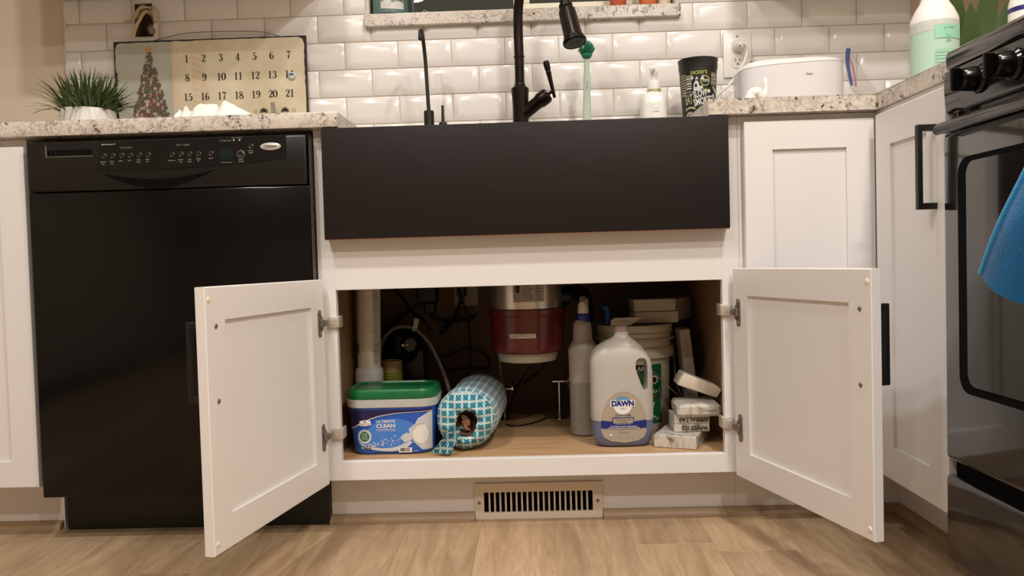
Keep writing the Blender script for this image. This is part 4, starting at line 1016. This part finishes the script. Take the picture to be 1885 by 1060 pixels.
d.ring(.016, z0+.133, .0125, .0135, .0022, M_cy); d.rect(.009, .025, z0+.1305, z0+.1325, M_cg, 2); d.rect(.0085, .0255, z0+.1345, z0+.1365, M_cg, 2); d.poly([(.012, z0+.110), (.022, z0+.110), (.020, z0+.103), (.017, z0+.106), (.014, z0+.103)], M_cy, 2)
d.poly([(-.014, z0+.108), (-.0125, z0+.126), (-.007, z0+.135), (-.001, z0+.131), (.002, z0+.118), (.010, z0+.121), (.010, z0+.113), (-.002, z0+.107)], M_cg); d.ell(-.007, z0+.121, .003, .005, M_ink, 2); 
d.poly([(.020, z0+.108), (.028, z0+.112), (.032, z0+.104), (.024, z0+.100)], M_cg)
for k in range(7): d.rect(.033, .056, z0+.152-.0048*k, z0+.1545-.0048*k, M_cg if k % 2 else M_cs)
for k in range(9): d.rect(-.052, -.034, z0+.150-.0065*k, z0+.1535-.0065*k, M_cs)
for k in range(6): d.rect(-.033, -.018, z0+.145-.0064*k, z0+.149-.0064*k, M_cg if k % 2 else M_cs)
for k in range(2): d.rect(-.045, -.018, z0+.107-.0036*k, z0+.1085-.0036*k, M_cs)
d.poly([(-.009, z0+.137), (-.004, z0+.145), (-.001, z0+.137)], M_cg); d.poly([(.004, z0+.136), (.010, z0+.149), (.013, z0+.136)], M_cg); d.ell(-.016, z0+.142, .003, .005, M_cg)
for k in range(5): d.ell(.042+.006*(k % 3), z0+.116-.007*k, .004, .005, M_cg if k % 2 else M_cs)
d.stroke([(.043, z0+.088), (.049, z0+.082), (.047, z0+.066)], .004, M_cg); d.rect(-.006, .012, z0+.045, z0+.0500, M_cg); d.stroke([(.014, z0+.050), (.024, z0+.056), (.030, z0+.053)], .004, M_cr2); d.poly([(-.008, z0+.024), (.002, z0+.034), (.016, z0+.032), (.014, z0+.022)], M_cg); d.rect(.02, .045, z0+.02, z0+.038, M_cs)
d.done('print', cpx, label='grey and green printed graphics')
# outlet on the backsplash, plug and cord
ol = thing('outlet_plate', 'white outlet plate on the tile between the cup and the toaster', 'outlet', (.6163, WY-.008, 1.16))
part('plate', M_plwhite, ol, lambda b: box(b, .5765, .6560, WY-.0145, WY-.0066, 1.0965, 1.2235, .0025, 2))
def recep(z):
    def f(b): prism(b, [(.6163+x, z+y) for x, y in rrect(.034, .036, .012, 6)], lambda p: Vector((p[0], WY-.0144, p[1])), lambda p: Vector((p[0], WY-.0165, p[1])))
    return f
for z in (1.1825, 1.1400): part('receptacle', mat('receptacle', (226, 221, 212), .35), ol, recep(z))
d = Decal(front(WY-.0165))
for sx in (-.0065, .0060): d.rect(.6163+sx-.0009, .6163+sx+.0009, 1.1405, 1.1490, M_ink)
d.ell(.6163, 1.1335, .0026, .0028, M_ink); d.done('slot_print', ol)
part('screw', M_nickeld, ol, lambda b: lathe(b, [(.003, 0), (.002, .0012)], 12, M=axis_matrix((0, -1, 0)), c=(.6163, WY-.0145, 1.212)))
pc = thing('appliance_cable', 'white plug and cord hanging from the backsplash outlet toward the cup', 'cord', (.6163, .58, 1.18))
part('plug', M_plwhite, pc, lambda b: lathe(b, [(.016, 0), (.0165, .006), (.0145, .020), (.0100, .030), (.006, .032)], 24, M=axis_matrix((0, -1, 0)), c=(.6200, WY-.0170, 1.1825)))
part('cord', M_plwhite, pc, lambda b: tube(b, [(.6235, WY-.047, 1.1830), (.6320, WY-.052, 1.178), (.6345, WY-.05, 1.160), (.6240, WY-.05, 1.128), (.6010, WY-.05, 1.090), (.5720, WY-.055, 1.058), (.5450, WY-.06, 1.035), (.5300, WY-.06, 1.00), (.545, WY-.05, .955), (.565, WY-.04, CT+.0040), (.60, WY-.05, CT+.0038)], .0036, 10))
part('pin_hole', M_ink, pc, lambda b: lathe(b, [(.0022, 0), (.0018, .0008)], 10, M=axis_matrix((0, -1, 0)), c=(.6155, WY-.0490, 1.1770)))
# toaster
TXc, TYc = .694, .400
ts = thing('toaster', 'long white oval toaster on the granite counter in front of the outlet', 'toaster', (TXc, TYc, CT))
M_toast = mat('toaster_white', (222, 219, 222), .25)
def tsec(w, dd, z, tilt=0): return [(TXc+x, TYc+y, CT+z + tilt*x) for x, y in sellipse(w, dd, 3.4, 60)]
part('body', M_toast, ts, lambda b: loft(b, [tsec(.252, .150, .006), tsec(.262, .160, .012), tsec(.268, .166, .11), tsec(.266, .166, .150, .05)]))
part('seam', mat('seam_grey', (150, 145, 145), .5), ts, lambda b: loft(b, [tsec(.2640, .1640, .1490, .05), tsec(.2640, .1640, .1520, .05)]))
part('top', mat('toaster_top', (232, 229, 228), .2), ts, lambda b: loft(b, [tsec(.2650, .1650, .1512, .05), tsec(.2655, .1655, .1520, .05), tsec(.256, .160, .158, .038), tsec(.232, .142, .1660, .025), tsec(.19, .105, .1700, .012), tsec(.12, .05, .1710, 0)]))
part('slot', M_black_deep, ts, lambda b: box(b, TXc-.10, TXc+.08, TYc-.018, TYc+.018, CT+.1690, CT+.1725))
part('foot', M_black_pl, ts, lambda b: box(b, TXc-.10, TXc+.10, TYc-.05, TYc+.05, CT, CT+.0062))
d = Decal(front(TYc-.0832)); d.text('Oster', .7225, 1.0385, .0062, M_ink, w=.0165); d.done('logo', ts)
# plastic bag
bm = B(); NB = 16; rws = []
for j in range(NB+1):
    v = j/NB; row = []
    for i in range(9):
        u = i/8-.5
        cxx = .836 + .075*v + .006*math.sin(v*9); czz = 1.110 - .192*v**1.15; wdt = .012+.055*math.sin(PI*min(v*1.02, 1))*.9 + .03*v
        row.append(bm.verts.new((cxx + .012*math.cos(u*6+v*5)*.6, .385 + u*wdt*1.6, max(czz + .010*math.sin(u*9+v*8), CT+.002))))
    rws.append(row)
for a, b_ in zip(rws, rws[1:]):
    for i in range(8): bm.faces.new((a[i], a[i+1], b_[i+1], b_[i]))
bag = finish('plastic_bag', bm, mat('bag_film', (214, 208, 206), .15, alpha=.28), None, 80); tag(bag, 'crumpled clear plastic bag with blue and pink print behind the toaster', 'bag')
def bagprint(y): return lambda b: tube(b, [(.826, y-.02, 1.100), (.829, y-.005, 1.078), (.834, y, 1.050), (.841, y, 1.012)], [.006, .0035], 8)
part('blue_print', mat('bag_blue', (70, 84, 150), .4, alpha=.75), bag, bagprint(.350)); part('pink_print', mat('bag_pink', (190, 120, 134), .4, alpha=.6), bag, lambda b: tube(b, [(.838, .355, 1.085), (.846, .355, 1.060), (.851, .355, 1.03), (.853, .355, 1.01)], [.002, .0035], 8))
# little white napkin
bm = B(); tube(bm, [(.553, .28, CT+.006), (.556, .275, CT+.040), (.566, .27, CT+.068), (.580, .27, CT+.070), (.590, .272, CT+.058), (.600, .275, CT+.075), (.601, .278, CT+.105)], [.017, .0045], 10, 6)
for v in bm.verts: v.co += Vector((random.uniform(-.0016, .0016),)*3)
bmesh.ops.transform(bm, matrix=Matrix.Identity(4), verts=bm.verts[:])
for v in bm.verts: v.co.z = max(v.co.z, CT+.0005)
o = finish('paper_twist', bm, M_paper, None, 70); tag(o, 'small twisted white paper napkin in front of the toaster', 'napkin')
# big spray bottle on the right-hand counter
GBX, GBY = .9395, .125
gb = thing('cleaner_bottle', 'big frosted spray bottle half full of mint green cleaner by the range', 'bottle', (GBX, GBY, CT))
part('bottle', [mat('frost_plastic', (226, 230, 222), .3, alpha=.7), mat('frost_wet', (226, 230, 222), .3, alpha=.25)], gb, lambda b: [lathe(b, [(.046, .0006), (.0505, .004), (.0510, .02), (.0510, .158), (.0510, .178), (.0490, .192), (.0400, .212), (.0300, .228), (.0240, .245), (.0170, .262), (.0150, .275)], 40, c=(GBX, GBY, CT)), wet(b, CT+.158)])
part('liquid', mat('mint_liquid', (176, 218, 194), .3), gb, lambda b: lathe(b, [(.045, .002), (.0495, .006), (.0500, .02), (.0500, .158)], 36, c=(GBX, GBY, CT)))
part('sprayer', M_plwhite, gb, lambda b: [lathe(b, [(.0185, .2755), (.0185, .30), (.015, .31), (.016, .35)], 24, c=(GBX, GBY, CT)), box(b, GBX-.016, GBX+.016, GBY-.07, GBY+.03, CT+.35, CT+.385, .008, 2), box(b, GBX-.006, GBX+.006, GBY-.05, GBY-.035, CT+.29, CT+.352, .004, 1)])
part('neck', M_plwhite, gb, lambda b: lathe(b, [(.0507, .181), (.0495, .1925), (.0405, .2125), (.0305, .2285), (.0245, .2455)], 40, c=(GBX, GBY, CT), cap0=False, cap1=False), label='solid white shoulder')
def gbm(u, v, o): a = u/.0512 - .25; return Vector((GBX+(.0512+o)*math.sin(a), GBY-(.0512+o)*math.cos(a), v))
d = Decal(gbm, .008); M_mt = mat('mint_print', (110, 186, 150), .5); M_mt2 = mat('mint_print_pale', (150, 206, 178), .5); d.rect(-.010, .058, 1.055, 1.085, M_mt2); d.rect(-.010, .056, 1.030, 1.0305, M_mt)
for k in range(9): d.rect(-.010, .020+random.uniform(0, .03), 1.024-.0072*k, 1.0275-.0072*k, M_mt2)
d.stroke([(.014, 1.063), (.019, 1.054), (.014, 1.046)], .003, M_mt); d.stroke([(.024, 1.062), (.019, 1.054), (.024, 1.047)], .002, M_mt); d.text('green', .022, 1.076, .006, M_mt, w=.026); d.done('label', gb, label='mint green printed label')
# plant with broad leaves
pl = thing('leafy_plant', 'plant with broad dark green leaves in a small pot beside the range', 'plant', (1.13, .33, CT))
part('pot', mat('plant_pot', (120, 96, 76), .7), pl, lambda b: lathe(b, [(.045, .0005), (.05, .003), (.062, .09), (.064, .095), (.056, .095), (.052, .08)], 28, c=(1.13, .33, CT)))
M_leaf = mat('leaf_dark', (62, 84, 36), .4)
def leaf(b, base, tip, w, bend):
    base, tip = Vector(base), Vector(tip); ax = tip-base; side = ax.cross(Vector((.25, 1, 0))).normalized(); nrm = side.cross(ax).normalized()
    rows = []
    for j in range(11):
        t = j/10; ww = w*math.sin(PI*min(t*.92+.06, 1))**.8; p = base + ax*t + nrm*bend*math.sin(PI*t)
        rows.append([b.verts.new(p - side*ww), b.verts.new(p - nrm*.004*math.sin(PI*t)), b.verts.new(p + side*ww)])
    for a, c in zip(rows, rows[1:]):
        for i in range(2): b.faces.new((a[i], a[i+1], c[i+1], c[i]))
for k, (tp, w, bd) in enumerate((((1.078, .30, 1.250), .022, .01), ((1.100, .27, 1.185), .024, -.01), ((1.178, .30, 1.275), .027, .015), ((1.135, .38, 1.20), .026, .0), ((1.235, .34, 1.21), .022, .02))):
    part('leaf', M_leaf, pl, lambda b: leaf(b, (1.13+(tp[0]-1.13)*.25, .33, CT+.085), tp, w, bd), smooth=80)
# white bottle with blue band
wb = thing('white_bottle', 'white plastic bottle with a blue band behind the range top', 'bottle', (1.062, -.02, CT))
part('bottle', M_plwhite, wb, lambda b: lathe(b, [(.034, .0005), (.037, .004), (.037, .145), (.0365, .165), (.0365, .178), (.030, .20), (.014, .215), (.013, .25)], 32, c=(1.062, -.02, CT)))
part('band', mat('band_blue', (36, 36, 110), .4), wb, lambda b: lathe(b, [(.0372, .160), (.0370, .1695)], 32, c=(1.062, -.02, CT), cap0=False, cap1=False))
part('cap', M_plwhite, wb, lambda b: lathe(b, [(.016, .2505), (.016, .275), (.012, .28)], 24, c=(1.062, -.02, CT)))

# ------------------------------------------------------------------ left counter
gp = thing('potted_grass', 'artificial green grass in a low white round pot on the counter', 'plant', (-1.1755, .42, CT))
PXc, PYc = -1.1755, .42
part('pot', M_plwhite, gp, lambda b: lathe(b, [(.052, .0005), (.058, .004), (.066, .05), (.0685, .106), (.0675, .1085), (.064, .106), (.060, .09)], 40, c=(PXc, PYc, CT)))
M_gr = []
for k, c in enumerate(((52, 74, 32), (78, 100, 46), (116, 136, 70))): M_gr.append(mat('grass_%d' % k, c, .55))
bm = B()
for k in range(520):
    a = random.random()*2*PI; r = .055*math.sqrt(random.random()); p0 = Vector((PXc+r*math.cos(a), PYc+r*math.sin(a), CT+.092))
    out = random.uniform(.1, 1.3)*(.25+r/.055); ln = random.uniform(.055, .135)*(1.0-.10*out); a2 = a + random.uniform(-.6, .6)
    hd = Vector((math.cos(a2), math.sin(a2), 0)); w = random.uniform(.0026, .0054); sd = Vector((-hd.y, hd.x, 0)); rows = []
    for j in range(5):
        t = j/4; el = out*(.55+.45*t); p = p0 + (hd*math.sin(min(el, 1.75)) + Vector((0, 0, math.cos(min(el, 1.75)))))*ln*t
        p.y = min(p.y, .575); p.x = min(p.x, -1.065) if p.y > .5 else p.x
        ww = w*(1-t**2)+.0002; rows.append((bm.verts.new(p-sd*ww), bm.verts.new(p+sd*ww)))
    mi = random.choices((0, 1, 2), (4, 4, 1))[0]
    for q, s in zip(rows, rows[1:]): f = bm.faces.new((q[0], q[1], s[1], s[0])); f.material_index = mi
finish('foliage', bm, M_gr, gp, 80, 'stuff')
# calendar
CYY = .588
cal = thing('perpetual_calendar', 'metal advent calendar board with a decorated tree and black dates', 'calendar', (-.905, CYY, CT))
KX0, KX1, KZ0, KZ1 = -1.1845, -.6225, CT+.0005, 1.2555
Mc = Matrix.Translation((0, 0, 0)) @ Matrix.Rotation(.0, 4, 'Y')
part('board', mat('board_brown', (44, 32, 24), .6), cal, lambda b: box(b, KX0, KX1, CYY, CYY+.008, KZ0, KZ1, .001))
d = Decal(front(CYY)); M_cgrey = mat('cal_grey', (190, 186, 168), .7); M_ctan = mat('cal_tan', (222, 211, 184), .7); M_cpink = mat('cal_pink', (212, 184, 158), .7)
def nz(m, c2, s=9):
    N, L, b = nt(m); v = objcoord(N, L); n_ = noise(N, L, s, 4, .6, v); c0 = tuple(b.inputs['Base Color'].default_value); r = ramp(N, [(.35, 0.0), (.65, 1.0)]); L.new(n_.outputs[0], r.inputs[0])
    x = mix(N, L, r.outputs[0], c2, c2); x.node.inputs[6].default_value = c0; L.new(x, b.inputs['Base Color'])
nz(M_cgrey, (172, 172, 160)); nz(M_ctan, (208, 194, 164))
def ragged(x0, x1, z0, z1, el=.006, er=.006, et=.006, rl=0, rr_=0):
    P = []; n_ = 26
    for k in range(n_): P.append((x0 + (random.choice((0, 0, .0006, .002, .005)) if el else 0), z0+(z1-z0)*k/n_))
    if rl: P = [p for p in P if p[1] < z1-rl] + [(x0+.001, z1-rl), (x0+rl*.35, z1-rl*.3), (x0+rl, z1)]
    for k in range(n_): P.append((x0+rl+(x1-x0-rl-rr_)*k/n_, z1 - (random.choice((0, 0, .0006, .0014)) if et else 0)))
    if rr_: P += [(x1-rr_, z1), (x1-rr_*.3, z1-rr_*.35), (x1-.001, z1-rr_)]
    for k in range(n_):
        zz = z1-rr_-(z1-rr_-z0)*k/n_; P.append((x1-(random.choice((0, 0, .0006, .002, .004)) if er else 0), zz))
    P.append((x1, z0))
    return P
DV = -1.0115
d.poly(ragged(KX0+.004, DV, KZ0, KZ1-.005, 1, 0, 1, .016, 0), M_cgrey, 1); d.poly(ragged(DV, KX1-.005, KZ0, KZ1-.004, 0, 1, 1, 0, .018), M_ctan, 1)
d.rect(DV-.003, DV+.006, KZ0, KZ1-.006, M_cpink, 2); d.rect(DV+.012, DV+.014, KZ0, KZ1-.006, M_cpink, 2); d.rect(-.9560, -.9540, KZ0, KZ1-.006, M_cpink, 2); d.rect(-.9235, -.9215, KZ0, KZ1-.006, M_cpink, 2)
for k in range(18):
    z = KZ1-.03-.018*k
    if z > KZ0+.02: d.poly([(-.953, z), (-.953, z-.008), (-.9245, z-.020), (-.9245, z-.012)], M_cpink, 2)
DIG = {
 '0': [([(.30+.23*math.sin(t), .5+.47*math.cos(t)) for t in [2*PI*k/12 for k in range(13)]], [.05, .10, .20, .22, .20, .10, .05, .10, .20, .22, .20, .10, .05])],
 '1': [([(.30, .02), (.30, .5), (.30, .98)], [.17]*3), ([(.10, .02), (.30, .02), (.50, .02)], [.05]*3), ([(.10, .86), (.2, .90), (.28, .98)], [.05]*3)],
 '2': [([(.12, .72), (.14, .88), (.30, .97), (.47, .88), (.48, .70), (.35, .45), (.15, .20), (.06, .05)], [.18, .08, .05, .14, .20, .14, .07, .05]), ([(.06, .08), (.2, .12), (.38, .06), (.50, .10), (.54, .25)], [.06, .14, .16, .10, .04])],
 '3': [([(.12, .76), (.16, .92), (.30, .97), (.44, .88), (.44, .68), (.30, .53)], [.16, .06, .05, .16, .16, .04]), ([(.26, .53), (.42, .48), (.50, .28), (.40, .08), (.24, .03), (.12, .10), (.10, .24)], [.04, .10, .22, .12, .05, .08, .16])],
 '4': [([(.40, .02), (.40, .5), (.40, .98)], [.17]*3), ([(.40, .98), (.22, .64), (.03, .28)], [.06]*3), ([(.03, .28), (.3, .28), (.58, .28)], [.06]*3), ([(.24, .02), (.4, .02), (.56, .02)], [.05]*3)],
 '5': [([(.15, .92), (.30, .88), (.48, .97)], [.12, .16, .05]), ([(.15, .94), (.14, .72), (.13, .52)], [.05]*3), ([(.13, .52), (.30, .60), (.46, .48), (.48, .28), (.38, .08), (.22, .03), (.10, .12), (.10, .24)], [.04, .06, .16, .22, .12, .05, .08, .16])],
 '6': [([(.46, .84), (.38, .96), (.26, .94), (.14, .75), (.11, .45), (.16, .15), (.30, .03), (.44, .12), (.49, .30), (.44, .48), (.30, .55), (.17, .42)], [.12, .06, .06, .14, .22, .18, .05, .12, .20, .12, .05, .05])],
 '7': [([(.08, .76), (.09, .97)], [.05, .05]), ([(.08, .90), (.25, .96), (.40, .86), (.54, .96)], [.10, .16, .14, .05]), ([(.54, .96), (.38, .60), (.30, .30), (.28, .04)], [.05, .08, .16, .22])],
 '8': [([(.30, .53), (.13, .66), (.14, .88), (.30, .97), (.45, .88), (.45, .68), (.30, .53)], [.12, .14, .12, .05, .08, .10, .14]), ([(.30, .53), (.10, .38), (.10, .14), (.30, .03), (.50, .14), (.50, .36), (.30, .53)], [.12, .12, .12, .05, .16, .18, .14])],
 '9': [([(.13, .15), (.20, .04), (.33, .06), (.46, .26), (.49, .55), (.44, .85), (.30, .97), (.16, .88), (.11, .70), (.16, .52), (.30, .45), (.43, .58)], [.12, .06, .06, .14, .22, .18, .05, .12, .20, .12, .05, .05])]}
M_cink = mat('cal_ink', (46, 32, 24), .7)
def date(st, cx, cz, h=.0215):
    w = h*.60; x = cx - w*len(st)/2*.98
    for ch in st:
        for pts, wd in DIG[ch]: d.stroke([(x+a*h, cz-h/2+b_*h) for a, b_ in pts], [q*h for q in wd], M_cink, 3, 4)
        x += w
for k in range(21):
    c, r = k % 7, k//7; date(str(k+1), -.9712+c*.0495, 1.1995-r*.0550 + .0003*c)
# decorated tree
M_tg = mat('tree_green', (94, 86, 68), .7); M_tr = mat('tree_red', (128, 62, 60), .7); M_tp = mat('tree_pink', (196, 160, 150), .7); M_tw = mat('tree_pale', (150, 150, 128), .7); M_star = mat('tree_star', (206, 150, 70), .7)
TCX = -1.0810
d.stroke([(TCX, 1.05), (TCX, 1.21)], .006, M_tg, 2)
for row in range(22):
    z = 1.218 - row*.0092; hw = .003 + .0025*row
    for k in range(9+2*row):
        xx = TCX + random.uniform(-hw, hw); s = random.uniform(.004, .0085); a = random.uniform(-1.3, .6) * (1 if xx > TCX else -1) + (PI if xx < TCX else 0); c, q = math.cos(a), math.sin(a)
        m = random.choices((M_tg, M_tr, M_tp, M_tw), (8, 1.8 if row > 8 else .5, 1.5, 1.6))[0]
        d.poly([(xx+s*u*c-v*s*q, z+s*u*q+v*s*c) for u, v in ((1, -.2), (.2, .75), (-.8, .2), (-.3, -.7))], m, random.uniform(2, 6))
d.poly([(TCX+(.0125 if k % 2 == 0 else .005)*math.sin(2*PI*k/10), 1.229+(.0125 if k % 2 == 0 else .005)*math.cos(2*PI*k/10)) for k in range(10)], M_star, 7)
for cx in (-.752, -.690):  # holly sprays
    for k in range(7):
        a = PI*k/6; c, q = math.cos(a), math.sin(a); d.poly([(cx+.014*c, 1.040+.014*q), (cx+.006*c-.003*q, 1.040+.006*q+.003*c), (cx, 1.040), (cx+.006*c+.003*q, 1.040+.006*q-.003*c)], M_tg, 3)
for cx in (-.775, -.664): d.ring(cx, 1.042, .005, .005, .0012, M_tw, 3)
d.done('print', cal, label='printed tree and dates 1 to 21')
part('hanger_wire', mat('wire_dark', (70, 58, 46), .5), cal, lambda b: tube(b, [(-1.07, CYY+.004, 1.2555), (-1.03, CYY+.004, 1.264), (-.97, CYY+.003, 1.274), (-.90, CYY+.003, 1.2755), (-.82, CYY+.003, 1.2740), (-.75, CYY+.003, 1.2700), (-.70, CYY+.004, 1.2560)], .0009, 6))
bm = B(); lathe(bm, [(.0112, 0), (.0112, .003), (.009, .0055), (.004, .006)], 28, M=axis_matrix((0, -1, 0)), c=(-.6660, CYY-.0014, 1.1400))
mg = finish('round_magnet', bm, mat('magnet_white', (206, 204, 200), .35), None, 50); tag(mg, 'round magnet with a little blue picture covering date 14', 'magnet')
d = Decal(front(CYY-.0072)); d.poly([(-.6660+.0078*math.cos(t), 1.1405+.0068*math.sin(t)) for t in [PI*k/10 for k in range(11)]], mat('magnet_blue', (70, 120, 160), .5)); d.ell(-.6690, 1.144, .0012, .0014, M_ink, 2); d.ell(-.6630, 1.144, .0012, .0014, M_ink, 2); d.done('print', mg)
bm = B(); box(bm, -.0065, .0065, -.0015, .0015, 0, .145, .0008, 1, Matrix.Translation((-.7030, .560, CT+.0003)) @ Matrix.Rotation(-.10, 4, 'Y'))
o = finish('metal_strip', bm, mat('strip_grey', (146, 136, 116), .5), None, 30); tag(o, 'short grey metal strip standing in front of the calendar below date 20', 'strip')
# crumpled white napkins on the counter
def napkin(label, outline, y0, y1, sd):
    random.seed(sd); bm = B(); K = 10; rows = []
    for j in range(K+1):
        t = j/K; y = y0+(y1-y0)*t; s = .35+.65*math.sin(PI*min(max(t*.9+.08, 0), 1))
        rows.append([bm.verts.new((x + random.uniform(-.002, .002), y + random.uniform(-.003, .003), max(CT+.0008, CT + (z-CT)*.87*s + random.uniform(-.0015, .0015)))) for x, z in outline])
    n_ = len(outline)
    for a, b_ in zip(rows, rows[1:]):
        for i in range(n_): bm.faces.new((a[i], a[(i+1) % n_], b_[(i+1) % n_], b_[i]))
    bm.faces.new(rows[0]); bm.faces.new(rows[-1])
    o = finish('paper_napkin', bm, M_paper, None, 50); tag(o, label, 'napkin', 'crumpled napkins on the counter')
def dens(P): return [tuple(v)[:2] for v in smooth_path([(a, b_, 0) for a, b_ in P], 3)]
napkin('crumpled white napkin with pointed folds beside the decorated tree', [(-.872, CT)] + [(-.866, 1.004), (-.858, .996), (-.848, 1.014), (-.842, 1.000), (-.820, .996), (-.818, CT)], .24, .33, 3)
napkin('crumpled white napkin with a low flat ridge, middle of the three', [(-.816, CT)] + dens([(-.816, 1.006), (-.805, 1.016), (-.790, 1.013), (-.765, 1.011), (-.755, .98)]) + [(-.755, CT)], .22, .31, 4)
napkin('folded white napkin with a tall rounded corner below dates 18 and 19', [(-.754, CT)] + dens([(-.754, .99), (-.750, 1.012), (-.743, 1.021), (-.730, 1.015), (-.700, .995), (-.665, .972)]) + [(-.650, CT)], .22, .31, 5)
random.seed(11)
# open electrical box with wires
eb = thing('electrical_box', 'open electrical box in the tile with loose cream wires above the calendar', 'electrical box', ((OUT[0]+OUT[1])/2, WY, 1.32))
def ebox(b):
    x0, x1, z0, z1 = OUT; t = .003
    box(b, x0+.0002, x0+t, WY-.004, WY+.05, z0+.0002, z1-.0002); box(b, x1-t, x1-.0002, WY-.004, WY+.05, z0+.0002, z1-.0002); box(b, x0+t, x1-t, WY-.004, WY+.05, z1-t, z1-.0002); box(b, x0+t, x1-t, WY-.004, WY+.05, z0+.0002, z0+t); box(b, x0, x1, WY+.05, WY+.053, z0, z1)
part('box', mat('box_tan', (104, 88, 62), .7), eb, ebox)
M_wire = mat('wire_cream', (196, 178, 134), .5); ex, ez = -1.09, 1.32
for pts, r in (([(ex+.004, .65, 1.335), (ex-.004, .60, 1.350), (ex-.022, .585, 1.335), (ex-.03, .58, 1.315), (ex-.052, .578, 1.308)], .0032),
               ([(ex+.008, .65, 1.335), (ex-.002, .595, 1.356), (ex-.018, .58, 1.338), (ex-.028, .578, 1.318), (ex-.046, .575, 1.306)], .0032),
               ([(ex+.01, .65, 1.33), (ex+.012, .60, 1.352), (ex-.008, .578, 1.345), (ex-.016, .572, 1.325), (ex-.030, .57, 1.310)], .003),
               ([(ex+.010, .65, 1.33), (ex+.006, .59, 1.340), (ex-.010, .578, 1.312), (ex-.022, .575, 1.285), (ex-.030, .574, 1.262)], .0042),
               ([(ex, .65, 1.34), (ex+.010, .60, 1.353), (ex+.032, .588, 1.348), (ex+.045, .585, 1.325), (ex+.040, .588, 1.310), (ex+.030, .592, 1.312)], .0022),
               ([(ex+.005, .65, 1.30), (ex+.012, .60, 1.345), (ex+.024, .590, 1.330), (ex+.036, .588, 1.320), (ex+.046, .586, 1.323)], .0020),
               ([(ex-.01, .65, 1.35), (ex-.012, .60, 1.342), (ex-.02, .59, 1.325), (ex-.034, .585, 1.318)], .003)):
    part('wire', M_wire, eb, lambda b: tube(b, pts, r*1.15, 8))
part('wire_nut', mat('nut_grey', (150, 140, 116), .5), eb, lambda b: lathe(b, [(.006, -.014), (.011, 0), (.010, .018), (.004, .026)], 14, M=axis_matrix((.3, -.5, -.6)), c=(-1.083, .615, 1.298)))

# ------------------------------------------------------------------ on the window sill
ZS = 1.3103
tin = thing('snowman_tin', 'teal tin with a snowman picture on the window sill', 'tin', (-.383, .63, ZS))
TR_ = .052; tcx, tcy = -.3835, .640
part('tin', mat('tin_teal', (88, 116, 112), .4), tin, lambda b: lathe(b, [(TR_-.003, .0004), (TR_, .003), (TR_, .11), (TR_-.002, .113)], 40, c=(tcx, tcy, ZS)))
def tinm(u, v, o): a = u/TR_; return Vector((tcx+(TR_+o)*math.sin(a), tcy-(TR_+o)*math.cos(a), ZS+v))
d = Decal(tinm, .006); M_snow = mat('tin_snow', (206, 206, 204), .5); d.rect(-.020, .050, .017, .10, mat('tin_sky', (120, 146, 140), .5)); d.poly([(-.020, .0140)] + [(-.020+.07*k/10, .0150-.003*math.sin(PI*k/10)) for k in range(1, 10)] + [(.05, .014), (.05, .032), (.03, .036), (.014, .030), (-.002, .037), (-.020, .033)], M_snow, 2)
d.ell(.000, .034, .0115, .0125, M_snow, 3); d.ring(.000, .034, .0115, .0125, .001, M_tp, 4); d.ell(.001, .0535, .0085, .0085, M_snow, 3); d.poly([(-.006, .046), (.008, .045), (.008, .043), (-.006, .0435)], M_tr, 5); d.poly([(.030, .038), (.045, .038), (.0375, .060)], M_tg, 3); d.done('print', tin)
for xx, rgb, r, lb in ((.2835, (186, 84, 58), .0245, 'small terracotta red flower pot on the window sill'), (.3700, (206, 112, 62), .0265, 'small bright orange flower pot on the window sill')):
    t = thing('flower_pot', lb, 'pot', (xx, .63, ZS))
    part('pot', mat('pot_%d' % rgb[0], rgb, .7), t, lambda b: lathe(b, [(r*.86, .0004), (r*.9, .002), (r*1.04, .05), (r*1.16, .051), (r*1.18, .064), (r*1.02, .064), (r*.95, .05)], 28, c=(xx, .638, ZS)))
    part('soil', mat('soil', (50, 38, 28), .9), t, lambda b: lathe(b, [(r*.8, .050), (r*.96, .0505)], 24, c=(xx, .638, ZS)))
t = thing('cream_jar', 'pale cream jar at the end of the window sill beside the orange pot', 'jar', (.42, .65, ZS))
part('jar', mat('jar_cream', (206, 192, 164), .4), t, lambda b: lathe(b, [(.018, .0004), (.021, .003), (.021, .05), (.015, .058), (.015, .064)], 24, c=(.4185, .655, ZS)))
part('lid', M_nickeld, t, lambda b: lathe(b, [(.016, .0642), (.016, .074), (.013, .075)], 24, c=(.4185, .655, ZS)))
bm = B(); tube(bm, [(-.283, .612, ZS+.0012), (-.284, .613, ZS+.008), (-.279, .615, ZS+.012), (-.270, .617, ZS+.008), (-.266, .618, ZS+.0014)], .0009, 6)
o = finish('wire_loop', bm, mat('wire_silver', (206, 200, 188), .3, metal=.6), None, 60); tag(o, 'tiny silver wire loop standing on the window sill', 'wire')
